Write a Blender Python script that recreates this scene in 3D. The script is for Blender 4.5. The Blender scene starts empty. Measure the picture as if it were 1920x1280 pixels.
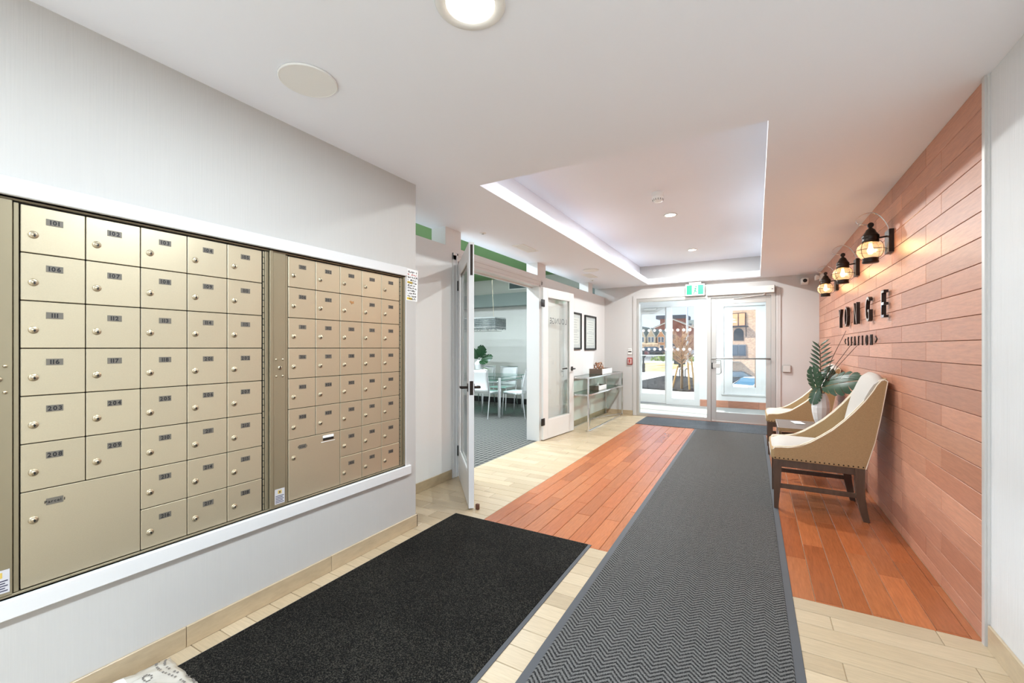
import bpy, bmesh, math, random
from mathutils import Vector, Matrix
random.seed(7)
scene = bpy.context.scene
COL = scene.collection
R = math.radians

# ------------------------------------------------------------------ camera
FPX, HY, VX, CAMH = 805.0, 652.0, 1418.0, 1.27
YAW = math.atan((VX - 960) / FPX)
cam_d = bpy.data.cameras.new('camera'); cam = bpy.data.objects.new('camera', cam_d); COL.objects.link(cam)
cam.location = (0, 0, CAMH); cam.rotation_euler = (R(90), 0, YAW)
cam_d.sensor_width = 36; cam_d.lens = FPX / 1920 * 36; cam_d.shift_y = (HY - 640) / 1920
cam_d.clip_start = 0.02; cam_d.clip_end = 600
scene.camera = cam

# ------------------------------------------------------------------ world, sun, exposure
w = bpy.data.worlds.new('sky'); scene.world = w; w.use_nodes = True
nt = w.node_tree; nt.nodes.clear()
o = nt.nodes.new('ShaderNodeOutputWorld'); bg = nt.nodes.new('ShaderNodeBackground')
tc = nt.nodes.new('ShaderNodeTexCoord'); sx = nt.nodes.new('ShaderNodeSeparateXYZ'); rp = nt.nodes.new('ShaderNodeValToRGB')
nt.links.new(tc.outputs['Generated'], sx.inputs[0]); nt.links.new(sx.outputs[2], rp.inputs[0])
rp.color_ramp.elements[0].position = 0.0; rp.color_ramp.elements[0].color = (0.68, 0.76, 0.98, 1)
rp.color_ramp.elements[1].position = 0.6; rp.color_ramp.elements[1].color = (0.36, 0.53, 0.90, 1)
nt.links.new(rp.outputs[0], bg.inputs[0]); bg.inputs[1].default_value = 1.15
nt.links.new(bg.outputs[0], o.inputs[0])
sd = bpy.data.lights.new('sun', 'SUN'); sd.energy = 8.0; sd.angle = R(0.6); sd.color = (1, .96, .9)
sun = bpy.data.objects.new('sun', sd); COL.objects.link(sun)
sun.rotation_euler = Vector((0.72, -0.12, -0.66)).to_track_quat('-Z', 'Y').to_euler()
sun.location = (-30, -8, 28)
vs = scene.view_settings
vs.view_transform = 'Standard'; vs.look = 'None'; vs.gamma = 1.0; vs.use_curve_mapping = False; vs.exposure = 0.68
cy = scene.cycles
cy.max_bounces = 10; cy.diffuse_bounces = 5; cy.glossy_bounces = 3; cy.transmission_bounces = 6; cy.transparent_max_bounces = 14
cy.caustics_reflective = False; cy.caustics_refractive = False; cy.sample_clamp_indirect = 8.0
cy.use_denoising = True

# ------------------------------------------------------------------ helpers
def lin(c):
    out = []
    for v in c[:3]:
        v /= 255.0
        out.append(v / 12.92 if v <= .04045 else ((v + .055) / 1.055) ** 2.4)
    return (*out, 1)

def mat(name, col, rough=.5, metal=0.0, vary=0.0, vscale=8.0, stretch=(1, 1, 1), bump=0.0, bscale=40.0, bstretch=None,
        rnd=0.0, col2=None, spec=.5, emit=None, estr=0.0, coat=0.0):
    """principled material; vary = noise value variation, rnd = per-object variation, bump = noise relief"""
    m = bpy.data.materials.new(name); m.use_nodes = True
    n = m.node_tree.nodes; l = m.node_tree.links; p = n['Principled BSDF']
    p.inputs['Base Color'].default_value = lin(col); p.inputs['Roughness'].default_value = rough
    p.inputs['Metallic'].default_value = metal; p.inputs['Specular IOR Level'].default_value = spec
    p.inputs['Coat Weight'].default_value = coat
    if emit: p.inputs['Emission Color'].default_value = lin(emit); p.inputs['Emission Strength'].default_value = estr
    if vary or rnd or bump or col2:
        t = n.new('ShaderNodeTexCoord'); oi = n.new('ShaderNodeObjectInfo')
        ad = n.new('ShaderNodeVectorMath'); ad.operation = 'ADD'
        mul = n.new('ShaderNodeMath'); mul.operation = 'MULTIPLY'; mul.inputs[1].default_value = 37.0
        l.new(oi.outputs['Random'], mul.inputs[0]); l.new(t.outputs['Object'], ad.inputs[0])
        if rnd: l.new(mul.outputs[0], ad.inputs[1])
        mp = n.new('ShaderNodeMapping'); mp.inputs['Scale'].default_value = stretch; l.new(ad.outputs[0], mp.inputs[0])
        if vary or rnd or col2:
            nz = n.new('ShaderNodeTexNoise'); nz.inputs['Scale'].default_value = vscale; nz.inputs['Detail'].default_value = 5
            nz.inputs['Roughness'].default_value = .62; l.new(mp.outputs[0], nz.inputs['Vector'])
            mr = n.new('ShaderNodeMapRange'); mr.inputs['From Min'].default_value = .3; mr.inputs['From Max'].default_value = .7
            mr.inputs['To Min'].default_value = 1 - vary; mr.inputs['To Max'].default_value = 1 + vary
            l.new(nz.outputs[0], mr.inputs['Value'])
            mr2 = n.new('ShaderNodeMapRange'); mr2.inputs['To Min'].default_value = 1 - rnd; mr2.inputs['To Max'].default_value = 1 + rnd
            l.new(oi.outputs['Random'], mr2.inputs['Value'])
            mm = n.new('ShaderNodeMath'); mm.operation = 'MULTIPLY'; l.new(mr.outputs[0], mm.inputs[0]); l.new(mr2.outputs[0], mm.inputs[1])
            sc = n.new('ShaderNodeVectorMath'); sc.operation = 'SCALE'; l.new(mm.outputs[0], sc.inputs['Scale'])
            if col2:
                mx = n.new('ShaderNodeMix'); mx.data_type = 'RGBA'
                mx.inputs[6].default_value = lin(col); mx.inputs[7].default_value = lin(col2)
                wn = n.new('ShaderNodeTexWhiteNoise'); wn.noise_dimensions = '1D'
                if rnd: l.new(mul.outputs[0], wn.inputs['W']); l.new(wn.outputs[0], mx.inputs[0])
                else: l.new(nz.outputs[0], mx.inputs[0])
                l.new(mx.outputs[2], sc.inputs[0])
            else:
                sc.inputs[0].default_value = lin(col)[:3]
            l.new(sc.outputs[0], p.inputs['Base Color'])
        if bump:
            nb = n.new('ShaderNodeTexNoise'); nb.inputs['Scale'].default_value = bscale; nb.inputs['Detail'].default_value = 3
            mb = n.new('ShaderNodeMapping'); mb.inputs['Scale'].default_value = bstretch or stretch; l.new(ad.outputs[0], mb.inputs[0])
            l.new(mb.outputs[0], nb.inputs['Vector'])
            b = n.new('ShaderNodeBump'); b.inputs['Strength'].default_value = bump; b.inputs['Distance'].default_value = .004
            l.new(nb.outputs[0], b.inputs['Height']); l.new(b.outputs[0], p.inputs['Normal'])
    return m

def glass(name, tint=(250, 252, 251), refl=.08, rough=.0):
    m = bpy.data.materials.new(name); m.use_nodes = True
    n = m.node_tree.nodes; l = m.node_tree.links; n.clear()
    out = n.new('ShaderNodeOutputMaterial'); mx = n.new('ShaderNodeMixShader'); t = n.new('ShaderNodeBsdfTransparent'); g = n.new('ShaderNodeBsdfGlossy')
    t.inputs[0].default_value = lin(tint); g.inputs['Roughness'].default_value = rough
    lw = n.new('ShaderNodeLayerWeight'); lw.inputs[0].default_value = .5
    pw = n.new('ShaderNodeMath'); pw.operation = 'POWER'; pw.inputs[1].default_value = 5; l.new(lw.outputs['Facing'], pw.inputs[0])
    mr = n.new('ShaderNodeMath'); mr.operation = 'MULTIPLY_ADD'; mr.inputs[1].default_value = .8; mr.inputs[2].default_value = refl * .5; l.new(pw.outputs[0], mr.inputs[0])
    l.new(mr.outputs[0], mx.inputs[0]); l.new(t.outputs[0], mx.inputs[1]); l.new(g.outputs[0], mx.inputs[2])
    l.new(mx.outputs[0], out.inputs[0]); return m

class MB:
    def __init__(s): s.v = []; s.f = []; s.m = []; s.sm = []
    def add(s, v, f, m=0, smooth=False):
        b = len(s.v); s.v += [tuple(q) for q in v]
        for q in f: s.f.append([b + i for i in q]); s.m.append(m); s.sm.append(smooth)
        return s
    def box(s, x0, x1, y0, y1, z0, z1, m=0):
        v = [(x, y, z) for z in (z0, z1) for y in (y0, y1) for x in (x0, x1)]
        return s.add(v, [(0, 2, 3, 1), (4, 5, 7, 6), (0, 1, 5, 4), (2, 6, 7, 3), (0, 4, 6, 2), (1, 3, 7, 5)], m)
    def cbox(s, x0, x1, y0, y1, z0, z1, c=.004, m=0):
        """box with all edges chamfered"""
        b = bmesh.new(); r = bmesh.ops.create_cube(b, size=1)
        for v in b.verts: v.co = ((x0 + x1) / 2 + v.co.x * (x1 - x0), (y0 + y1) / 2 + v.co.y * (y1 - y0), (z0 + z1) / 2 + v.co.z * (z1 - z0))
        bmesh.ops.bevel(b, geom=b.edges[:], offset=c, segments=1, affect='EDGES')
        return s.bm(b, m)
    def rbox(s, x0, x1, y0, y1, z0, z1, c=.03, seg=3, m=0, sub=None):
        b = bmesh.new(); bmesh.ops.create_cube(b, size=1)
        for v in b.verts: v.co = ((x0 + x1) / 2 + v.co.x * (x1 - x0), (y0 + y1) / 2 + v.co.y * (y1 - y0), (z0 + z1) / 2 + v.co.z * (z1 - z0))
        bmesh.ops.bevel(b, geom=b.edges[:], offset=c, segments=seg, affect='EDGES', profile=.5)
        return s.bm(b, m, True)
    def bm(s, b, m=0, smooth=False):
        b.verts.index_update()
        s.add([v.co[:] for v in b.verts], [[v.index for v in f.verts] for f in b.faces], m, smooth); b.free(); return s
    def tube(s, pts, r, n=8, m=0, caps=True, smooth=True):
        pts = [Vector(p) for p in pts]; rs = r if isinstance(r, (list, tuple)) else [r] * len(pts)
        t0 = (pts[1] - pts[0]).normalized(); u = t0.orthogonal().normalized(); rings = []
        for i, p in enumerate(pts):
            if i == 0: t = pts[1] - pts[0]
            elif i == len(pts) - 1: t = pts[-1] - pts[-2]
            else: t = (pts[i + 1] - pts[i]).normalized() + (pts[i] - pts[i - 1]).normalized()
            t.normalize(); u = (u - t * u.dot(t)).normalized(); w_ = t.cross(u)
            rings.append([p + (u * math.cos(2 * math.pi * k / n) + w_ * math.sin(2 * math.pi * k / n)) * rs[i] for k in range(n)])
        v = [q for rg in rings for q in rg]; f = []
        for i in range(len(pts) - 1):
            for k in range(n): f.append((i * n + k, i * n + (k + 1) % n, (i + 1) * n + (k + 1) % n, (i + 1) * n + k))
        s.add(v, f, m, smooth)
        if caps: s.add(rings[0], [tuple(range(n - 1, -1, -1))], m); s.add(rings[-1], [tuple(range(n))], m)
        return s
    def lathe(s, prof, n=24, c=(0, 0, 0), m=0, axis='z', smooth=True):
        v = []; f = []
        for r, h in prof:
            for k in range(n):
                a = 2 * math.pi * k / n; x, y = r * math.cos(a), r * math.sin(a)
                q = {'z': (x, y, h), 'x': (h, x, y), 'y': (y, h, x)}[axis]
                v.append((q[0] + c[0], q[1] + c[1], q[2] + c[2]))
        for i in range(len(prof) - 1):
            for k in range(n): f.append((i * n + k, i * n + (k + 1) % n, (i + 1) * n + (k + 1) % n, (i + 1) * n + k))
        L = len(prof) - 1
        s.add(v, f, m, smooth); nb = len(s.v) - len(v)
        if prof[0][0] > 1e-5: s.add(v[:n], [tuple(range(n - 1, -1, -1))], m)
        if prof[-1][0] > 1e-5: s.add(v[L * n:], [tuple(range(n))], m)
        return s
    def prism(s, poly, a0, a1, axis='y', m=0):
        """extrude a 2d polygon: axis y -> poly is (x,z); axis x -> poly is (y,z); axis z -> poly is (x,y)"""
        def q(p, a): return {'y': (p[0], a, p[1]), 'x': (a, p[0], p[1]), 'z': (p[0], p[1], a)}[axis]
        n = len(poly); v = [q(p, a0) for p in poly] + [q(p, a1) for p in poly]
        f = [tuple(range(n)), tuple(range(2 * n - 1, n - 1, -1))] + [(i, i + n, (i + 1) % n + n, (i + 1) % n) for i in range(n)]
        return s.add(v, f, m)
    def mesh(s, name, mats):
        me = bpy.data.meshes.new(name); me.from_pydata(s.v, [], s.f)
        for m in (mats if isinstance(mats, (list, tuple)) else [mats]): me.materials.append(m)
        me.polygons.foreach_set('material_index', s.m); me.polygons.foreach_set('use_smooth', s.sm)
        b = bmesh.new(); b.from_mesh(me); bmesh.ops.recalc_face_normals(b, faces=b.faces); b.to_mesh(me); b.free()
        me.update(); return me
    def obj(s, name, mats, parent=None, loc=(0, 0, 0), rot=(0, 0, 0)):
        return link(name, s.mesh(name, mats), parent, loc, rot)

def link(name, me, parent=None, loc=(0, 0, 0), rot=(0, 0, 0)):
    ob = bpy.data.objects.new(name, me); COL.objects.link(ob); ob.location = loc; ob.rotation_euler = rot
    if parent: ob.parent = parent
    return ob
def empty(name, label, cat, loc=(0, 0, 0), rotz=0, group=None, kind=None):
    e = link(name, None, None, loc, (0, 0, rotz)); e.empty_display_size = .1; return tag(e, label, cat, group, kind)
def tag(o, label, cat, group=None, kind=None):
    o['label'] = label; o['category'] = cat
    if group: o['group'] = group
    if kind: o['kind'] = kind
    return o
def struct(o, label, cat): return tag(o, label, cat, None, 'structure')
def copy_tree(o, parent=None):
    c = o.copy(); COL.objects.link(c); c.parent = parent
    for ch in o.children: copy_tree(ch, c)
    return c
def area(name, loc, size, power, color=(1, .95, .88), rot=(0, 0, 0), parent=None, spread=180):
    d = bpy.data.lights.new(name, 'AREA'); d.shape = 'DISK'; d.size = size; d.energy = power; d.color = color; d.spread = R(spread)
    ob = bpy.data.objects.new(name, d); COL.objects.link(ob); ob.location = loc; ob.rotation_euler = rot
    if parent: ob.parent = parent
    return ob

# glyph cache for lettering
_gl = {}
def glyph(ch, ext=0.0, off=0.0):
    k = (ch, ext, off)
    if k not in _gl:
        cu = bpy.data.curves.new('g', 'FONT'); cu.body = ch; cu.size = 1; cu.extrude = ext; cu.resolution_u = 3; cu.offset = off
        ob = bpy.data.objects.new('g', cu); COL.objects.link(ob)
        me = bpy.data.meshes.new_from_object(ob.evaluated_get(bpy.context.evaluated_depsgraph_get()))
        v = [q.co[:] for q in me.vertices]; f = [tuple(p.vertices) for p in me.polygons]
        bpy.data.objects.remove(ob); bpy.data.curves.remove(cu); bpy.data.meshes.remove(me)
        x0 = min((q[0] for q in v), default=0); x1 = max((q[0] for q in v), default=.3)
        _gl[k] = ([(q[0] - x0, q[1], q[2]) for q in v], f, x1 - x0)
    return _gl[k]
def text(mb, s, size, center, ex, ey, en=None, m=0, gap=.12, ext=0.0, off=0.0, sx=1.0):
    """lay a line of text into mb: ex = reading direction, ey = up"""
    ex, ey = Vector(ex), Vector(ey); en = Vector(en) if en else ex.cross(ey); c = Vector(center)
    wd = sum((glyph(ch, ext, off)[2] if ch != ' ' else .25) + gap for ch in s) - gap
    x = -wd / 2
    for ch in s:
        if ch == ' ': x += .25 + gap; continue
        v, f, a = glyph(ch, ext, off)
        mb.add([c + (ex * ((x + q[0]) * sx) + ey * (q[1] - .34) + en * q[2]) * size for q in v], f, m); x += a + gap
    return mb

# ------------------------------------------------------------------ materials
WHITE = mat('white_paint', (228, 227, 225), .6, bump=.05, bscale=60)
WPAPER = mat('white_wallpaper', (193, 190, 185), .55, vary=.012, vscale=30, stretch=(1, 6, .15), bump=.16, bscale=34, bstretch=(1, 5, .12))
WRIGHT = mat('white_ribbed_wallpaper', (222, 222, 221), .55, vary=.012, vscale=30, stretch=(1, 6, .15), bump=.6, bscale=40, bstretch=(1, 5, .05))
CEIL = mat('ceiling_paint', (244, 247, 254), .75, bump=.04, bscale=50)
TRIMW = mat('trim_white', (220, 219, 217), .38)
DOORW = mat('door_white', (222, 222, 220), .32)
GREY_W = mat('end_wall_paint', (204, 202, 200), .6, bump=.05, bscale=60)
SAND = mat('sand_tile', (176, 156, 126), .34, vary=.10, vscale=9, stretch=(1.2, 14, 4), rnd=.07, col2=(191, 172, 143), bump=.08, bscale=14, bstretch=(2, 30, 4))
ORANGE_F = mat('orange_floor_tile', (158, 86, 46), .27, vary=.17, vscale=8, stretch=(1.2, 13, 4), rnd=.14, col2=(178, 107, 64), bump=.12, bscale=16, bstretch=(1.5, 34, 4))
ORANGE_W = mat('orange_wall_tile', (180, 122, 97), .36, vary=.13, vscale=8, stretch=(1.2, 12, 4), rnd=.10, col2=(200, 144, 117), bump=.15, bscale=16, bstretch=(1.5, 34, 4))
GROUT = mat('grout', (196, 172, 138), .8)
GROUT_D = mat('wall_joint', (92, 46, 30), .8)
CHAMP = mat('champagne_metal', (203, 190, 162), .4, metal=.68, vary=.03, vscale=300, rnd=.03)
CHAMP_D = mat('champagne_frame', (158, 146, 120), .4, metal=.6)
DARKGAP = mat('dark_recess', (38, 32, 26), .7)
STEEL = mat('lock_steel', (190, 176, 150), .36, metal=.9)
BLACK = mat('black', (18, 17, 16), .5)
PLATE = mat('number_plate', (112, 106, 96), .45, metal=.3)
CHROME = mat('chrome', (225, 226, 228), .12, metal=1.0)
ALU = mat('aluminium', (196, 194, 189), .36, metal=.55)
ALU_L = mat('light_aluminium', (214, 212, 208), .4, metal=.35)
BRONZE = mat('dark_bronze', (48, 38, 32), .38, metal=.7, vary=.2, vscale=30)
WOODD = mat('dark_wood', (82, 62, 47), .38, vary=.25, vscale=14, stretch=(3, 3, .4))
LINEN = mat('tan_linen', (168, 139, 99), .85, vary=.10, vscale=160, bump=.35, bscale=240)
CREAM = mat('cream_linen', (192, 187, 180), .8, vary=.04, vscale=160, bump=.25, bscale=240)
PIPING = mat('cream_piping', (232, 222, 202), .7)
PAPER = mat('white_paper', (244, 243, 240), .6)
CERAM = mat('white_ceramic', (214, 212, 209), .22)
LEAF = mat('leaf_green', (34, 62, 36), .34, vary=.3, vscale=12, rnd=.25)
LEAFV = mat('leaf_vein', (120, 152, 66), .45)
GLASS = glass('clear_glass')
GLASSG = glass('green_edge_glass', (215, 236, 230), .12)
RED = mat('alarm_red', (176, 62, 58), .4)
PLASTW = mat('white_plastic', (238, 237, 233), .35)
GRILLE = mat('speaker_grille', (200, 199, 200), .6, vary=.05, vscale=300)
EMIT = mat('lamp_diffuser', (255, 255, 250), .4, emit=(255, 246, 228), estr=9)
INK = mat('ink', (22, 20, 22), .6)
VGREEN = mat('lounge_green', (116, 156, 96), .6)
LWALL = mat('lounge_grey_paint', (214, 212, 206), .6)
LGREY = mat('lounge_bulkhead', (128, 138, 134), .6)

def mat_nodes(name):
    m = bpy.data.materials.new(name); m.use_nodes = True
    return m, m.node_tree.nodes, m.node_tree.links, m.node_tree.nodes['Principled BSDF']
def math_n(n, l, op, a, b=None):
    q = n.new('ShaderNodeMath'); q.operation = op
    for i, x in enumerate((a, b)):
        if x is None: continue
        if isinstance(x, (int, float)): q.inputs[i].default_value = x
        else: l.new(x, q.inputs[i])
    return q.outputs[0]

def chevron_mat():
    m, n, l, p = mat_nodes('chevron_carpet')
    t = n.new('ShaderNodeTexCoord'); s = n.new('ShaderNodeSeparateXYZ'); l.new(t.outputs['Object'], s.inputs[0])
    PER, ROW = .088, .023
    tri = math_n(n, l, 'PINGPONG', s.outputs[0], PER / 2)
    ph = math_n(n, l, 'ADD', s.outputs[1], math_n(n, l, 'MULTIPLY', tri, .95))
    st = math_n(n, l, 'PINGPONG', ph, ROW / 2)
    rib = math_n(n, l, 'DIVIDE', st, ROW / 2)
    nz = n.new('ShaderNodeTexNoise'); nz.inputs['Scale'].default_value = 270; nz.inputs['Detail'].default_value = 2; l.new(t.outputs['Object'], nz.inputs['Vector'])
    k = math_n(n, l, 'ADD', math_n(n, l, 'MULTIPLY', rib, .5), math_n(n, l, 'MULTIPLY', nz.outputs[0], 1.15))
    rp = n.new('ShaderNodeValToRGB'); e = rp.color_ramp.elements
    e[0].position = .62; e[0].color = lin((20, 20, 21)); e[1].position = 1.05; e[1].color = lin((116, 114, 111)); l.new(k, rp.inputs[0])
    l.new(rp.outputs[0], p.inputs['Base Color']); p.inputs['Roughness'].default_value = .95; p.inputs['Specular IOR Level'].default_value = .15
    b = n.new('ShaderNodeBump'); b.inputs['Strength'].default_value = .8; b.inputs['Distance'].default_value = .004; l.new(k, b.inputs['Height']); l.new(b.outputs[0], p.inputs['Normal'])
    return m
def fleck_mat(name, c0, c1, scale, lo=.45, hi=.75, bump=.6, stretch=(1, 1, 1)):
    m, n, l, p = mat_nodes(name)
    t = n.new('ShaderNodeTexCoord'); mp = n.new('ShaderNodeMapping'); mp.inputs['Scale'].default_value = stretch; l.new(t.outputs['Object'], mp.inputs[0])
    nz = n.new('ShaderNodeTexNoise'); nz.inputs['Scale'].default_value = scale; nz.inputs['Detail'].default_value = 2; l.new(mp.outputs[0], nz.inputs['Vector'])
    n2 = n.new('ShaderNodeTexNoise'); n2.inputs['Scale'].default_value = 2.5; l.new(t.outputs['Object'], n2.inputs['Vector'])
    k = math_n(n, l, 'ADD', nz.outputs[0], math_n(n, l, 'MULTIPLY', math_n(n, l, 'SUBTRACT', n2.outputs[0], .5), .15))
    rp = n.new('ShaderNodeValToRGB'); e = rp.color_ramp.elements
    e[0].position = lo; e[0].color = lin(c0); e[1].position = hi; e[1].color = lin(c1); l.new(k, rp.inputs[0])
    l.new(rp.outputs[0], p.inputs['Base Color']); p.inputs['Roughness'].default_value = .95; p.inputs['Specular IOR Level'].default_value = .12
    b = n.new('ShaderNodeBump'); b.inputs['Strength'].default_value = bump; b.inputs['Distance'].default_value = .003; l.new(nz.outputs[0], b.inputs['Height']); l.new(b.outputs[0], p.inputs['Normal'])
    return m
CHEV = chevron_mat()
MATBLK = fleck_mat('black_mat_pile', (12, 11, 10), (72, 68, 60), 190, .46, .80)
MATGRY = fleck_mat('grey_mat_pile', (58, 62, 66), (120, 124, 128), 170, .4, .75)
RUBBER = mat('rubber_edge', (74, 75, 78), .7)
def lounge_carpet_mat():
    m, n, l, p = mat_nodes('lounge_carpet')
    t = n.new('ShaderNodeTexCoord'); s = n.new('ShaderNodeSeparateXYZ'); l.new(t.outputs['Object'], s.inputs[0])
    a = math_n(n, l, 'PINGPONG', s.outputs[0], .03); b_ = math_n(n, l, 'PINGPONG', s.outputs[1], .045)
    k = math_n(n, l, 'ADD', math_n(n, l, 'MULTIPLY', a, 18), math_n(n, l, 'MULTIPLY', b_, 9))
    nz = n.new('ShaderNodeTexNoise'); nz.inputs['Scale'].default_value = 60; l.new(t.outputs['Object'], nz.inputs['Vector'])
    k = math_n(n, l, 'ADD', k, math_n(n, l, 'MULTIPLY', nz.outputs[0], .5))
    rp = n.new('ShaderNodeValToRGB'); e = rp.color_ramp.elements
    e[0].position = .45; e[0].color = lin((40, 40, 39)); e[1].position = .95; e[1].color = lin((112, 111, 105)); l.new(k, rp.inputs[0])
    l.new(rp.outputs[0], p.inputs['Base Color']); p.inputs['Roughness'].default_value = .95
    return m
LCARP = lounge_carpet_mat()

# ================================================================== STRUCTURE
XL, XLN, XR, YE, CE, YBK = -2.11, -2.58, 0.855, 8.2, 2.43, -1.7
floor = struct(MB().box(XLN - .17, 1.05, YBK, YE + .02, -.06, -.006).obj('floor', GROUT), 'wood-look tile hall floor in pale sand and orange planks', 'floor')
_pl = {}
def plank_mesh(L, W, T, m):
    k = (round(L, 3), round(W, 3), T, m.name)
    if k not in _pl:
        b = MB(); c = .0016; x, y = L / 2, W / 2
        v = [(-x, -y, -T), (x, -y, -T), (x, y, -T), (-x, y, -T), (-x, -y, -c), (x, -y, -c), (x, y, -c), (-x, y, -c),
             (-x + c, -y + c, 0), (x - c, -y + c, 0), (x - c, y - c, 0), (-x + c, y - c, 0)]
        f = [(0, 3, 2, 1), (8, 9, 10, 11)]
        for i in range(4): j = (i + 1) % 4; f += [(i, j, 4 + j, 4 + i), (4 + i, 4 + j, 8 + j, 8 + i)]
        b.add(v, f); _pl[k] = b.mesh('plank', m)
    return _pl[k]
def planks(parent, name, m, u0, u1, v0, v1, pitch, length, vs_, offs, place, rot, gap=.003, T=.008, skip=None):
    i = math.floor((v0 - vs_) / pitch) - 1
    while vs_ + i * pitch < v1:
        a, b = max(v0, vs_ + i * pitch), min(v1, vs_ + (i + 1) * pitch)
        if b - a > .012:
            of = offs[i % len(offs)]; k = math.floor((u0 - of) / length) - 1
            while of + k * length < u1:
                p, q = max(u0, of + k * length), min(u1, of + (k + 1) * length)
                if q - p > .012 and not (skip and skip(p, q, a, b)):
                    link(name, plank_mesh(q - p - gap, b - a - gap, T, m), parent, place((p + q) / 2, (a + b) / 2), rot)
                k += 1
        i += 1
# mats cover these floor rectangles (x0, x1, y0, y1); planks wholly under them never show
MATS = [(-2.02, -.93, .60, 2.65), (-.84, .165, .9, 7.3), (-1.78, .15, 7.25, 8.12)]
def under(x0, x1, y0, y1): return any(x0 > m[0] + .03 and x1 < m[1] - .03 and y0 > m[2] + .03 and y1 < m[3] - .03 for m in MATS)
XO0 = .819 - .112 * 23
planks(floor, 'orange_plank', ORANGE_F, 2.62, YE, XO0, .857, .112, .715, .819, (3.115, 3.35), lambda u, v: (v, u, 0), (0, 0, R(90)), skip=lambda p, q, a, b: under(a, b, p, q))
planks(floor, 'sand_plank', SAND, XLN - .02, XO0, 2.62, YE, .1135, .715, 2.62, (-2.32, -1.98, -2.1), lambda u, v: (u, v, 0), (0, 0, 0), skip=lambda p, q, a, b: under(p, q, a, b))
planks(floor, 'sand_plank', SAND, XLN, .86, .0, 2.62, .1135, .715, 2.62, (.757, .303, .70), lambda u, v: (u, v, 0), (0, 0, 0), skip=lambda p, q, a, b: under(p, q, a, b) or (q < XL - .02 and b < 2.3))

# mailbox wall, with the opening for the mailboxes
MY0, MY1, MZ0, MZ1 = .335, 2.215, .455, 1.765
wl = MB()
wl.box(XLN, XL, YBK, 2.32, 0, MZ0).box(XLN, XL, YBK, 2.32, MZ1, CE + .4).box(XLN, XL, YBK, MY0, MZ0, MZ1).box(XLN, XL, MY1, 2.32, MZ0, MZ1).box(XLN, -2.46, MY0, MY1, MZ0, MZ1)
struct(wl.obj('wall_left', WPAPER), 'white textured wall that holds the mailboxes', 'wall')
# lounge partition with door opening and clerestory piers
DY0, DY1, DZ = 3.43, 5.285, 2.125
wp = MB(); xi = XLN - .17; CB = 2.255
wp.box(xi, XLN, 2.32, DY0, 0, CB).box(xi, XLN, DY1, YE, 0, CB).box(xi, XLN, DY0, DY1, DZ, CB)
for a, b in ((3.25, 3.495), (5.237, 5.492), (7.262, 7.487), (8.32, 8.5)): wp.box(xi, XLN, a, b, CB, CE)
wp.box(xi, XLN, YE, 8.6, 0, CB)
struct(wp.obj('wall_lounge_side', WHITE), 'white partition beside the lounge with low openings under the ceiling', 'wall')
# right wall
struct(MB().box(.86, 1.05, YBK, 2.585, 0, CE + .4).obj('wall_right', WRIGHT), 'ribbed white wallpaper wall next to the orange planks', 'wall')
wt = struct(MB().box(.866, 1.05, 2.6, YE + .02, 0, CE + .4).obj('wall_orange_side', GROUT_D), 'feature wall clad in orange wood-look planks', 'wall')
planks(wt, 'wall_plank', ORANGE_W, 2.612, YE, 0, CE, .1125, .715, CE - .1125 * 22, (3.112, 3.351), lambda u, v: (XR, u, v), (R(90), 0, R(-90)), gap=.0028, T=.011)
struct(MB().box(.845, .875, 2.585, 2.611, 0.0, CE).box(.852, .875, 2.575, 2.585, .1, CE).obj('trim_1', ALU_L), 'thin metal corner strip where the orange planks end', 'trim')
# end wall with the glazed entrance
EX0, EX1, EZ = -1.955, .275, 2.185
we = MB().box(XLN - .2, EX0, YE, YE + .14, 0, 2.9).box(EX1, 1.05, YE, YE + .14, 0, 2.9).box(EX0, EX1, YE, YE + .14, EZ, 2.9)
struct(we.obj('wall_end', GREY_W), 'pale grey end wall around the glass entrance', 'wall')
struct(MB().box(XLN, -2.05, YBK - .1, YBK, 0, CE + .4).box(.8, 1.05, YBK - .1, YBK, 0, CE + .4).box(-2.05, .8, YBK - .1, YBK, 2.38, CE + .4).obj('wall_back', WHITE), 'white wall around the added glazed opening behind the viewer', 'wall')
w0 = struct(link('window_added_back', None), 'wide glazed opening added behind the viewer for daylight', 'window'); MB().box(-2.05, .8, YBK - .06, YBK - .05, .0, 2.38).obj('glass_pane', GLASS, w0)  # unseen glazing, added so daylight reaches the hall ceiling

# ceiling with the tray
TX0, TX1, TY0, TY1, LIP, TZ = -1.718, .055, 2.552, 8.05, 2.53, 2.79
cl = MB()
cl.box(XL - .1, 1.0, YBK, 2.3, CE, LIP).box(XLN - .17, 1.0, 2.3, TY0, CE, LIP).box(XLN - .17, TX0, TY0, YE + .1, CE, LIP).box(TX1, 1.0, TY0, YE + .1, CE, LIP).box(TX0, TX1, TY1, YE + .1, CE, LIP)
cl.box(-2.0, -1.9, 2.3, YE + .1, LIP, TZ).box(.24, .34, 2.3, YE + .1, LIP, TZ).box(-1.9, .24, 2.3, 2.4, LIP, TZ)
cl.box(-2.1, .4, 2.2, YE + .2, TZ, TZ + .08)
struct(cl.obj('ceiling', CEIL), 'white hall ceiling with a long recessed tray', 'ceiling')

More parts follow.
